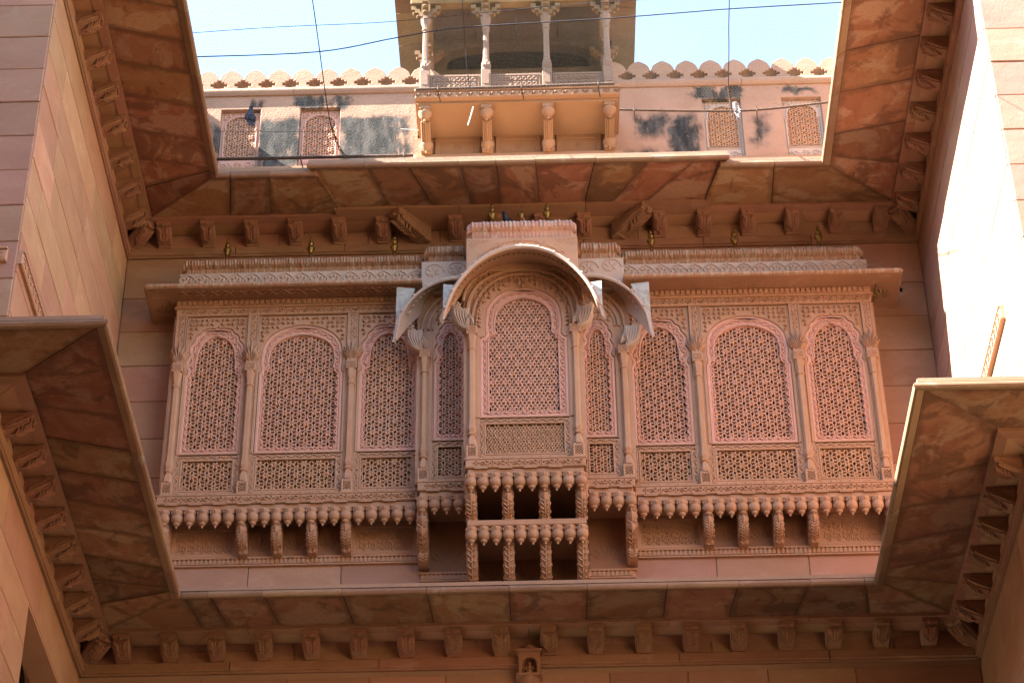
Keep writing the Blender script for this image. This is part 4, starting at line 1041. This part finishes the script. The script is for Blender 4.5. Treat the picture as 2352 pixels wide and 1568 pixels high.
# brass finials on the roofs
fin = [(.012, 0), (.018, .005), (.014, .02), (.02, .03), (.034, .06), (.036, .075), (.03, .085), (.012, .09), (.014, .10), (.024, .112), (.026, .125), (.018, .142), (.009, .15), (.014, .16), (.015, .168), (.008, .18), (.004, .19), (.003, .205), (.0005, .21)]
ME_FIN = MB().lathe(fin, n=16, flute=8, fd=.12).lathe([(.010, -.12), (.010, .002)], n=8).mesh('finial', M['brass'], True)
for x in (-3.02, -2.20, -1.38, 1.138, 1.953, 2.777): place('finial', ME_FIN, bay, (x, 17.72, 15.865)).scale = (1.15,) * 3
for x in (-.41, .125): place('finial', ME_FIN, bay, (x, 17.36, 15.945)).scale = (1.15,) * 3
MB().lathe(fin[:8], n=16, flute=8, fd=.12).lathe([(.010, -.12), (.010, .002)], n=8).lathe([(.004, .08), (.003, .2)], n=6).build('finial', 'brass', bay, True, (-.125, 17.36, 15.945))

# ------------------------------------------------------------------ roof terrace wall
tw = thing('terrace_wall', 'sunlit pink plastered roof wall stained black, with scalloped merlons', 'wall', (XC, YB, 16.4))
wins = [(-3.04, .415), (-2.21, .42), (1.973, .405), (2.804, .415)]
holes = [[(x - w / 2, 17.25), (x + w / 2, 17.25), (x + w / 2, 18.06), (x - w / 2, 18.06)] for x, w in wins]
MB().plate([(XL, 16.4), (XR, 16.4), (XR, 18.25), (XL, 18.25)], holes, YB, YB + .16, .004).build('plaster_face', 'plaster', tw)
cuts = [XL, -2.5, XC - 1.0, XC + 1.0, 2.2, XR]
for a, b in zip(cuts[:-1], cuts[1:]):
    prof = [(.06, 18.235), (-.018, 18.24), (-.03, 18.255), (-.042, 18.28), (-.042, 18.305), (-.030, 18.328), (.0, 18.338), (.06, 18.34)]
    n = len(prof); vs = [(a + .002, YB + y, z) for y, z in prof] + [(b - .002, YB + y, z) for y, z in prof]
    MB().add(vs, [(i, (i + 1) % n, n + (i + 1) % n, n + i) for i in range(n)] + [tuple(range(n)), tuple(range(n, 2 * n))]).build('roll_moulding', 'merlon', tw, True)
    prof = [(.05, 17.12), (-.02, 17.13), (-.03, 17.15), (-.03, 17.175), (-.045, 17.19), (-.045, 17.225), (.05, 17.245)]
    n = len(prof); vs = [(a + .002, YB + y, z) for y, z in prof] + [(b - .002, YB + y, z) for y, z in prof]
    mb = MB().add(vs, [(i, (i + 1) % n, n + (i + 1) % n, n + i) for i in range(n)] + [tuple(range(n)), tuple(range(n, 2 * n))])
    for i in range(int((b - a) / .08)): mb.lathe([(.0, -.03), (.03, -.005), (.033, .0)], (a + .05 + i * .08, YB - .005, 17.12), 8)
    mb.build('base_moulding', 'balcony', tw)
hw = .1265
half = [(hw, 0), (hw, .008), (hw - .024, .008), (hw - .024, .034), (hw - .056, .034), (hw - .056, .060), (hw - .088, .060), (hw - .088, .094), (hw - .056, .094), (hw - .056, .118), (hw - .024, .118), (hw - .024, .142), (hw, .142), (hw, .150)]
for k in range(1, 9):
    a = k / 8 * PI / 2; half.append(((hw - .006) * math.cos(a) ** .9 if k < 8 else 0, .15 + .118 * math.sin(a) + .022 * (k / 8) ** 5))
mo = [(x, z) for x, z in half] + [(-x, z) for x, z in reversed(half[:-1])]
ME_MER = MB().plate(mo, [], 0, .13, .005).mesh('merlon', M['merlon'])
for k in range(-3, 29):
    x = -3.425 + k * .2532
    if XC - 1.02 < x < XC + .98 and not (x < -1.1 or x > .95): continue
    if x < XL - .1 or x > XR + .1: continue
    place('merlon', ME_MER, tw, (x, YB + .01, 18.342))
for x, w in wins:
    p = bpy.data.objects.new('window', None); COL.objects.link(p); p.parent = tw; p.matrix_parent_inverse = ROOTINV[tw.name]
    def sub(mb, name, mat, smooth=False): o = mb.build(name, mat, None, smooth); o.parent = p; o.matrix_parent_inverse = Matrix()
    op = arch_poly(x, w - .09, 17.44, 17.80, w - .12, 17.985, 'round', 5, .02)
    fm = MB().plate([(x - w / 2, 17.25), (x + w / 2, 17.25), (x + w / 2, 18.06), (x - w / 2, 18.06)], [op], YB + .055, YB + .12, .004).plate(offset_poly(op, -.02), [op], YB + .045, YB + .1, .005)
    sub(fm, 'frame', 'pink' if x < 0 else 'greyed')
    cm = MB(); spandrel(cm, x - w / 2 + .02, x + w / 2 - .02, 17.83, 18.05, x, offset_poly(op, -.025), YB + .055, .012, .04)
    cm.tube([(x - w / 2 + .03, YB + .053, 17.28), (x + w / 2 - .03, YB + .053, 17.28), (x + w / 2 - .03, YB + .053, 17.41), (x - w / 2 + .03, YB + .053, 17.41)], .006, 4, True)
    rosette(cm, x, 17.335, .045, YB + .055, .014, 8)
    for sg in (-1, 1): spiral(cm, x + sg * .1, 17.34, .035, 0, 1.4, sg, YB + .055, .008); spiral(cm, x + sg * .15, 17.33, .025, 0, 1.4, -sg, YB + .055, .007)
    sub(cm, 'scroll_carving', 'pink' if x < 0 else 'greyed', True)
    lo_ = place('lattice', lattice_mesh(lattice(op, YB + .06, YB + .115, .064, 'star', w=.010), 'lattice' if x < 0 else 'lattice_low', 'lattice_side'), None); lo_.parent = p
# ------------------------------------------------------------------ balcony pavilion
bp = thing('rooftop_pavilion', 'balcony pavilion on four corbels with slender columns above the roof wall', 'pavilion', (XC, YB, 17.25))
BX = [-1.088, -.462, .162, .786]; YF = 17.45; bx0, bx1 = -1.19, .895
MB().chbox(bx0, bx1, YF - .06, YB - .01, 17.70, 17.735, .008).chbox(bx0 + .008, bx1 - .008, YF - .045, YB - .012, 17.62, 17.70, .01).build('floor_slab', 'balcony', bp)
LD = MB()
for k in range(5): petal(LD, 0, 0, -PI / 2 + (k - 2) * .62, .045, .024, 0, .024)
ME_LD = LD.mesh('leaf_dentil', M['column'])
for i in range(20): place('leaf_dentil', ME_LD, bp, (bx0 + .03 + (bx1 - bx0 - .06) * i / 19, YF - .045, 17.675))
MB().box(bx0 + .02, bx1 - .02, YF + .02, YB - .012, 17.59, 17.62).build('floor_soffit', 'balcony', bp)
MB().chbox(bx0 - .03, bx1 + .03, YB - .07, YB - .002, 17.25, 17.33, .012).build('base_moulding', 'balcony', bp)
cpf = [(0, 0), (.50, 0), (.50, -.05), (.46, -.055), (.40, -.075), (.30, -.12), (.20, -.165), (.13, -.185), (.10, -.25), (0, -.265)]
BC = corbel(cpf, .085, [])
BC.box(-.055, .055, -.52, -.40, -.05, -.002).box(-.055, .055, -.125, 0, -.275, -.18)
LS = 1.25
lot = [(r * LS, z * LS) for r, z in [(.001, -.085), (.010, -.08), (.013, -.068), (.008, -.06), (.022, -.05), (.034, -.04), (.036, -.034), (.052, -.02), (.056, 0), (.054, .012), (.046, .018)]]
BC.lathe(lot, (0, -.45, -.065), 16).lathe(lot, (0, -.115, -.20), 16)
for k in (-2, -1, 0, 1, 2):
    x = k * .019; BC.tube([(x, -.37, -.095 - .010 * (2 - abs(k))), (x, -.32, -.125 - .012 * (2 - abs(k))), (x, -.22, -.17 - .010 * (2 - abs(k))), (x, -.165, -.19 - .006 * (2 - abs(k)))], .0105, 6)
ME_BC = BC.mesh('corbel', M['balcony'], True)
for x in BX: place('corbel', ME_BC, bp, (x, YB, 17.595))
for i in range(3):
    a, b = BX[i] + .08, BX[i + 1] - .08
    mb = MB().plate([(a, 17.34), (b, 17.34), (b, 17.6), (a, 17.6)], [[(a + .06, 17.365), (b - .06, 17.365), (b - .06, 17.54), (a + .06, 17.54)]], YB - .022, YB - .004, .004).box(a + .05, b - .05, YB - .012, YB - .004, 17.35, 17.55)
    for k in range(4): mb.tube([((a + b) / 2 + .022 * math.cos(k * PI / 2) + .02 * math.cos(t * PI / 4), YB - .014, 17.455 + .022 * math.sin(k * PI / 2) + .02 * math.sin(t * PI / 4)) for t in range(8)], .004, 4, True)
    mb.build('wall_panel', 'balcony', bp)
    mb = MB().chbox(BX[i] + .05, BX[i + 1] - .05, YF - .01, YF + .05, 17.735, 17.965, .006)
    mb.tube([(a, YF - .012, 17.765), (b, YF - .012, 17.765), (b, YF - .012, 17.935), (a, YF - .012, 17.935)], .006, 4, True)
    scroll_panel(mb, a + .02, b - .02, 17.78, 17.92, YF - .01, .008); mb.build('railing_panel', 'column', bp, True)
colp = [(.06, 18.0), (.062, 18.08), (.052, 18.12), (.042, 18.15), (.044, 18.17), (.040, 18.2), (.036, 18.56), (.034, 18.575), (.048, 18.585), (.048, 18.605), (.038, 18.615), (.044, 18.66), (.058, 18.70), (.066, 18.725), (.066, 18.76)]
CO = MB().lathe(colp, n=8, a0=PI / 8, a1=2 * PI + PI / 8).chbox(-.058, .058, -.058, .058, 17.735, 18.0, .006).box(-.06, .06, -.06, .06, 18.76, 18.79)
CO.box(-.034, .034, -.064, -.05, 17.79, 17.94)
for k in range(3): petal(CO, 0, 18.0, PI / 2 + (k - 1) * .5, .11, .06, -.058, .02)
CO.mapped(lambda x, y, z: (x * .86, y * .86, z)); ME_CO = CO.mesh('column', M['column'])
CB = MB()                                             # stepped cross bracket on the capital
for ax in (0, 1):
    t_ = MB()
    for sg in (-1, 1):
        for j in range(3): t_.box(*sorted((sg * (.02 + j * .04), sg * (.075 + j * .04))), -.03, .03, 18.79 + j * .045, 18.845 + j * .045)
        t_.sphere((sg * .085, 0, 18.80), .016, (1, 1.6, 1), 8, 5); t_.sphere((sg * .125, 0, 18.845), .016, (1, 1.6, 1), 8, 5)
    CB.add([(x, y, z) if ax == 0 else (y, x, z) for x, y, z in t_.v], t_.f)
CB.box(-.045, .045, -.045, .045, 18.79, 18.96)
ME_CB = CB.mesh('cross_bracket', M['ochre'])
for y in (YF, 18.12):
    for x in BX if y == YF else (BX[0], BX[-1]):
        c = place('column', ME_CO, bp, (x, y, 0)); c2 = bpy.data.objects.new('cross_bracket', ME_CB); COL.objects.link(c2); c2.parent = c
for (x0, x1, y0, y1, nm) in ((BX[0] - .16, BX[-1] + .16, YF - .05, YF + .05, 'front_beam'), (BX[0] - .05, BX[0] + .05, YF + .055, 18.9, 'side_beam'), (BX[-1] - .05, BX[-1] + .05, YF + .055, 18.9, 'side_beam')):
    MB().chbox(x0, x1, y0, y1, 18.95, 19.07, .008).build(nm, 'ochre', bp)
mb = MB()
for i in range(40): mb.box(BX[0] - .14 + i * .053, BX[0] - .115 + i * .053, YF - .075, YF - .05, 19.075, 19.14)
mb.box(BX[0] - .16, BX[-1] + .16, YF - .06, YF + .04, 19.072, 19.41); mb.build('dentil_course', 'ochre', bp)
ex0, ex1 = -1.442, 1.138; n = 6
for i in range(n):
    a, b = ex0 + (ex1 - ex0) * i / n, ex0 + (ex1 - ex0) * (i + 1) / n
    MB().hexa([(a + .004, 16.95, 19.30), (b - .004, 16.95, 19.30), (b - .004, YF - .05, 19.345), (a + .004, YF - .05, 19.345), (a + .004, 16.95, 19.36), (b - .004, 16.95, 19.36), (b - .004, YF - .05, 19.41), (a + .004, YF - .05, 19.41)]).build('eave_slab', 'ochre', bp)
for (a, b, sl) in ((ex0, BX[0] - .05, 0), (BX[-1] + .05, ex1, 0)):
    ys = [YF - .045, 17.9, 18.4, 19.0]
    for y0, y1 in zip(ys[:-1], ys[1:]):
        za, zb_ = (19.30, 19.345) if a < 0 else (19.345, 19.30)
        MB().hexa([(a, y0 + .004, za), (b, y0 + .004, zb_), (b, y1 - .004, zb_), (a, y1 - .004, za), (a, y0 + .004, za + .06), (b, y0 + .004, zb_ + .06), (b, y1 - .004, zb_ + .06), (a, y1 - .004, za + .06)]).build('eave_slab', 'ochre', bp)
for i in range(4):
    a, b = BX[0] + .05 + i * (BX[-1] - BX[0] - .1) / 4, BX[0] + .05 + (i + 1) * (BX[-1] - BX[0] - .1) / 4
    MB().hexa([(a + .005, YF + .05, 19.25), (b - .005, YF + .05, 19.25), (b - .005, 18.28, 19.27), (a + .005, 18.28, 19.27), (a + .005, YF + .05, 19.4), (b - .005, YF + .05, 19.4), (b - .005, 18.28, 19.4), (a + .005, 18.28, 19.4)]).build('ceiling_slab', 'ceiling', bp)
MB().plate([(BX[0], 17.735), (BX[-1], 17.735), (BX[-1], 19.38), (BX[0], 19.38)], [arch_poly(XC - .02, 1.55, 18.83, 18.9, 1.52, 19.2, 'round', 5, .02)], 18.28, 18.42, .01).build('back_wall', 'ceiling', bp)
MB().box(BX[0] - .1, BX[-1] + .1, 19.6, 19.7, 17.74, 19.41).box(BX[0] - .1, BX[-1] + .1, 18.43, 19.59, 19.30, 19.41).box(BX[0] - .1, BX[0], 18.43, 19.59, 17.74, 19.29).box(BX[-1], BX[-1] + .1, 18.43, 19.59, 17.74, 19.29).build('inner_room', 'unlit_room', bp)
MB().box(ex0, ex1, 17.0, 19.7, 19.42, 19.8).build('roof', 'ochre', bp)
MB().box(BX[0] - .1, BX[-1] + .1, YB + .0, 19.7, 17.6, 17.735).build('floor_slab', 'balcony', bp)

# ------------------------------------------------------------------ small shrine
sh_ = thing('wall_shrine', 'small domed stone niche with seated relief figure on the wall below the lower eave', 'shrine', (XC, YB, 11.2))
sx = -.127; YS = 17.875
op = arch_poly(sx, .125, 11.30, 11.36, .125, 11.45, 'point', 4, .01)
MB().plate([(sx - .095, 11.29), (sx + .095, 11.29), (sx + .095, 11.51), (sx - .095, 11.51)], [op], YS, YS + .125, .006).build('niche', 'beam', sh_)
MB().chbox(sx - .115, sx + .115, YS - .025, YB - .01, 11.51, 11.53, .006).chbox(sx - .105, sx + .105, YS - .012, YB - .01, 11.497, 11.51, .004).build('cornice', 'beam', sh_)
MB().chbox(sx - .115, sx + .115, YS - .025, YB - .01, 11.27, 11.29, .006).lathe([(.001, -.10), (.03, -.085), (.07, -.05), (.095, -.015), (.10, 0)], (sx, YS + .085, 11.27), 16, 12, .12).build('sill', 'beam', sh_, True)
MB().lathe([(.088, 0), (.09, .012), (.08, .04), (.05, .072), (.02, .085), (.012, .09), (.018, .10), (.012, .112), (.004, .125), (.0005, .13)], (sx, YS + .08, 11.53), 20, 16, .10).build('dome', 'beam', sh_, True)
fg = MB().box(sx - .06, sx + .06, YS + .09, YS + .12, 11.295, 11.45)
fg.sphere((sx, YS + .055, 11.335), .026, (1.1, .8, 1), 10, 7).sphere((sx, YS + .055, 11.375), .02, (1.1, .8, 1.1), 10, 7).sphere((sx, YS + .055, 11.408), .016, (1, .9, 1.1), 10, 7)
for sg in (-1, 1):
    fg.tube([(sx + sg * .02, YS + .05, 11.38), (sx + sg * .034, YS + .042, 11.36), (sx + sg * .022, YS + .035, 11.345)], [.008, .007, .006], 6)
    fg.tube([(sx + sg * .015, YS + .05, 11.318), (sx + sg * .045, YS + .04, 11.312), (sx + sg * .01, YS + .032, 11.308)], [.012, .011, .007], 6)
    fg.tube([(sx + sg * .05, YS + .07, 11.30), (sx + sg * .05, YS + .07, 11.36)], [.012, .008], 6); fg.sphere((sx + sg * .05, YS + .07, 11.375), .011, n=8, m=5)
fg.lathe([(.014, 0), (.010, .012), (.0005, .022)], (sx, YS + .055, 11.42), 8)
fg.build('seated_figure', 'beam', sh_, True)

# ------------------------------------------------------------------ netting, cables, rods, birds
def net_z(x, y):
    t = max(0, min(1, (y - 14.2) / 2.8)); t = t * t * (3 - 2 * t)
    def sm(a, b, v): q = max(0, min(1, (v - a) / (b - a))); return q * q * (3 - 2 * q)
    edge = 16.50 + (17.37 - 16.50) * sm(-1.9, -.9, x) - (17.37 - 17.04) * sm(.6, 1.7, x)
    return 16.37 + (edge - 16.37) * t - .05 * math.sin(PI * max(0, min(1, (x + 3.1) / 5.9)))
def make_net():
    a = .031; vs = []; fs = []; r = .0008
    y0, y1, x0, x1 = 14.0, 17.0, -3.12, 2.86; e = a / math.sqrt(3)
    def seg(p, q):
        b = len(vs); d = (Vector(q) - Vector(p)).normalized(); u = d.cross(Vector((0, .3, 1))).normalized() * r; w = d.cross(u).normalized() * r
        for P in (p, q):
            P = Vector(P); vs.extend([P + u, P - u * .5 + w * .87, P - u * .5 - w * .87])
        fs.extend([(b, b + 1, b + 4, b + 3), (b + 1, b + 2, b + 5, b + 4), (b + 2, b, b + 3, b + 5)])
    ny = int((y1 - y0) / (1.5 * e)); nx_ = int((x1 - x0) / a)
    def pt(x, y):
        x += .006 * math.sin(7 * y + 3 * x) + .004 * math.sin(23 * x); y += .008 * math.sin(4.3 * x + 1.7 * y); return (x, y, net_z(x, y))
    for j in range(ny):
        for i in range(nx_):
            cx = x0 + i * a + (j % 2) * a / 2; cy = y0 + j * 1.5 * e
            top = pt(cx, cy + e); r1 = pt(cx + a / 2, cy + e / 2); r2 = pt(cx + a / 2, cy - e / 2); l1 = pt(cx - a / 2, cy + e / 2)
            seg(l1, top); seg(top, r1); seg(r1, r2)
    me = bpy.data.meshes.new('bird_net'); me.from_pydata([tuple(v) for v in vs], [], fs); me.materials.append(M['net'])
    o = bpy.data.objects.new('bird_net', me); COL.objects.link(o); return o
tag(make_net(), 'fine hexagonal wire bird net stretched over the open court', 'net')
def cable(name, pts, r, label, cat, mat='cable', n=6):
    dense = []
    P = [Vector(p) for p in pts]
    for i in range(len(P) - 1):
        p0, p1, p2, p3 = P[max(0, i - 1)], P[i], P[i + 1], P[min(len(P) - 1, i + 2)]
        for k in range(6):
            t = k / 6; dense.append(.5 * ((2 * p1) + (-p0 + p2) * t + (2 * p0 - 5 * p1 + 4 * p2 - p3) * t * t + (-p0 + 3 * p1 - 3 * p2 + p3) * t ** 3))
    dense.append(P[-1])
    return tag(MB().tube(dense, r, n).build(name, mat, None, True), label, cat)
cable('steel_cable', [(-1.97, 12.5, 16.36), (-1.93, 14.77, 16.36), (-1.92, 16.0, 16.36), (-1.91, 16.46, 16.40)], .005, 'thin dark cable running towards the viewer on the left of the pavilion', 'cable')
cable('steel_cable', [(1.70, 12.5, 16.36), (1.78, 14.89, 16.36), (1.81, 15.5, 16.36), (1.83, 15.97, 16.38)], .005, 'thin dark cable running down to the rusty chain on the right', 'cable')
cable('steel_cable', [(-.62, 12.5, 16.36), (-.60, 14.8, 16.36), (-.58, 15.85, 16.36), (-.56, 16.9, 17.35)], .004, 'thin cable crossing in front of the pavilion columns', 'cable')
cable('steel_cable', [(-3.06, 15.42, 16.36), (-1.94, 15.38, 16.35), (-1.21, 15.22, 16.35), (-.61, 15.11, 16.35), (.62, 15.04, 16.35), (1.41, 14.98, 16.35), (1.79, 14.95, 16.35), (2.8, 14.91, 16.36)], .0055, 'long dark cable slung across the whole sky opening', 'cable')
cable('steel_cable', [(-3.06, 15.12, 16.37), (-2.3, 15.06, 16.36), (-1.62, 15.04, 16.36), (-1.1, 15.01, 16.36), (.5, 14.86, 16.37), (2.8, 14.75, 16.37)], .003, 'frayed thin blue wire high across the sky', 'cable')
def rod(pts, r, label, hooks):
    o = cable('iron_rod', pts, r, label, 'rod', 'rust')
    for (x, y, z) in hooks:
        h = MB().tube([(x, y + .02, z + .03), (x, y - .025, z + .02), (x, y - .025, z - .03), (x + .01, y + .06, z - .05), (x + .02, YB - .9 if False else y + .12, z - .06)], .006, 5).build('hook', 'rust', o, True)
    return o
rod([(-3.10, 16.97, 16.475), (-2.2, 16.97, 16.47), (-1.16, 16.97, 16.47)], .016, 'rusty iron rod across the foot of the left roof wall', [(-2.25, 16.97, 16.47), (-1.25, 16.97, 16.47)])
rod([(-1.15, 17.0, 17.36), (-.2, 17.0, 17.365), (.82, 17.0, 17.38)], .016, 'rusty iron rod in front of the pavilion floor', [(-.93, 17.0, 17.36), (-.1, 17.0, 17.365), (.66, 17.0, 17.375)])
rod([(.86, 17.0, 17.03), (1.6, 17.0, 16.99), (2.2, 17.0, 16.985), (2.95, 17.0, 17.07)], .011, 'slightly bent rusty rod across the right roof wall', [(1.0, 17.0, 17.02), (2.2, 17.0, 16.985)])
def chain(pts, label):
    mb = MB()
    P = [Vector(p) for p in pts]; L = sum((P[i + 1] - P[i]).length for i in range(len(P) - 1)); n = int(L / .052)
    for i in range(n):
        s = (i + .5) / n * L; k = 0
        while k < len(P) - 2 and s > (P[k + 1] - P[k]).length: s -= (P[k + 1] - P[k]).length; k += 1
        d = (P[k + 1] - P[k]).normalized(); c = P[k] + d * s; u = d.cross(Vector((0, 1, .2)) if i % 2 else Vector((1, .2, 0))).normalized()
        mb.tube([c + d * .036 * math.cos(a) + u * .014 * math.sin(a) for a in [2 * PI * j / 10 for j in range(10)]], .0045, 5, True)
    return tag(mb.build('iron_chain', 'rust', None, True), label, 'chain')
chain([(-1.905, 16.46, 16.40), (-1.86, 16.75, 16.40), (-1.80, 16.96, 16.42)], 'rusty chain hooked to the left iron rod')
chain([(1.83, 15.97, 16.38), (1.90, 16.5, 16.68), (1.95, 16.985, 17.0), (1.945, 16.98, 16.90)], 'rusty chain hanging to the bent rod on the right')
tag(MB().lathe([(.001, 0), (.010, .0), (.011, .016), (.009, .018), (.011, .026), (.026, .05), (.032, .07), (.029, .10), (.032, .14), (.030, .17), (.024, .18), (.001, .182)], n=16).mapped(lambda x, y, z: (2.0 + x + (.1 - z) * .12, 16.95 + y, 16.86 + z)).build('plastic_bottle', 'plastic', None, True), 'cloudy plastic bottle hanging neck down beside the chain', 'bottle')
tag(cable('white_stick', [(-.575, 16.9, 17.02), (-.60, 16.9, 16.90), (-.628, 16.9, 16.78)], .006, 'x', 'stick', 'white_stick'), 'pale dangling stick in front of the pavilion corbels', 'stick')
tag(cable('white_stick', [(-1.30, 17.1, 16.93), (-1.22, 17.1, 16.92), (-1.12, 17.1, 16.905)], .005, 'x', 'stick', 'white_stick'), 'pale stick stuck out beside the leftmost pavilion corbel', 'stick')
def leafobj(x, y, z, s, rot, label):
    mb = MB(); petal(mb, 0, 0, rot, s, s * .6, 0, s * .15); petal(mb, 0, 0, rot + .5, s * .9, s * .5, .004, s * .12)
    tag(mb.mapped(lambda a, b, c: (x + a, y + c * .5, z + c * .6 + b)).build('dry_leaf', 'leaf'), label, 'leaf', 'dry leaves caught in the net')
leafobj(-2.62, 16.6, 16.50, .05, .8, 'brown dry leaf caught left of the second roof window')
leafobj(-1.78, 16.7, 16.52, .06, .3, 'curled tan leaf caught in front of the blackened plaster')
for k in range(4): leafobj(-2.18 + k * .035, 16.95, 16.49, .045, .4 + k * .8, '%s dry leaf of the four lying on the left iron rod' % ('leftmost', 'second', 'third', 'rightmost')[k])

def pigeon(label, loc, yaw, pitch):
    root = thing('pigeon', label, 'pigeon', (0, 0, 0), 'pigeons in the court')
    body = [(-.055, .0, .0, .022), (-.03, 0, .004, .042), (.02, 0, .012, .056), (.07, 0, .03, .050), (.105, 0, .058, .032), (.122, 0, .085, .024), (.135, 0, .105, .023), (.15, 0, .11, .018), (.16, 0, .106, .009)]
    mb = MB().tube([b[:3] for b in body], [b[3] for b in body], 12)
    mb.sphere((.143, 0, .107), .026, (1.1, .9, 1), 10, 7); mb.build('body', 'pigeon', root, True)
    MB().tube([(.10, 0, .055), (.122, 0, .086), (.128, 0, .096)], [.036, .027, .025], 12).build('neck', 'pigeon_neck', root, True)
    MB().tube([(.158, 0, .105), (.175, 0, .10), (.181, 0, .096)], [.007, .005, .001], 6).build('beak', 'cable', root, True)
    MB().hexa([(-.05, -.026, -.006), (-.05, .026, -.006), (-.17, .034, -.028), (-.17, -.034, -.028), (-.05, -.026, .008), (-.05, .026, .008), (-.17, .034, -.022), (-.17, -.034, -.022)]).build('tail', 'pigeon', root)
    for sg in (-1, 1):
        MB().tube([(.08, sg * .042, .035), (.03, sg * .054, .022), (-.04, sg * .045, .008), (-.11, sg * .025, -.008)], [.018, .026, .022, .004], 8).mapped(lambda x, y, z: (x, sg * .05 + (y - sg * .05) * .6, z)).build('wing', 'pigeon', root, True)
        MB().tube([(.02, sg * .018, -.035), (.022, sg * .02, -.062)], .004, 5).tube([(.0, sg * .02, -.064), (.045, sg * .02, -.064)], .003, 5).build('leg', 'claw', root, True)
        MB().sphere((.142, sg * .021, .112), .004, n=6, m=4).build('eye', 'cable', root, True)
    root.location = loc; root.rotation_euler = (0, pitch, yaw); root.scale = (.86,) * 3; return root
pigeon('grey pigeon seen from below perched on a wire before the leftmost roof window', (-2.72, 16.66, 16.70), PI * .62, -.95)
tag(cable('perch_wire', [(-3.1, 16.70, 16.60), (-2.7, 16.70, 16.58), (-1.9, 16.75, 16.60)], .002, 'x', 'wire'), 'thin slack wire under the perched pigeon', 'wire')
pigeon('pigeon resting among the brass finials on the middle roof', (-.25, 17.36, 15.875), -PI / 2 - .3, .25)
pigeon('dark pigeon on the right end of the bay eave, only its tail showing', (3.41, 17.80, 15.40), PI, -.35)
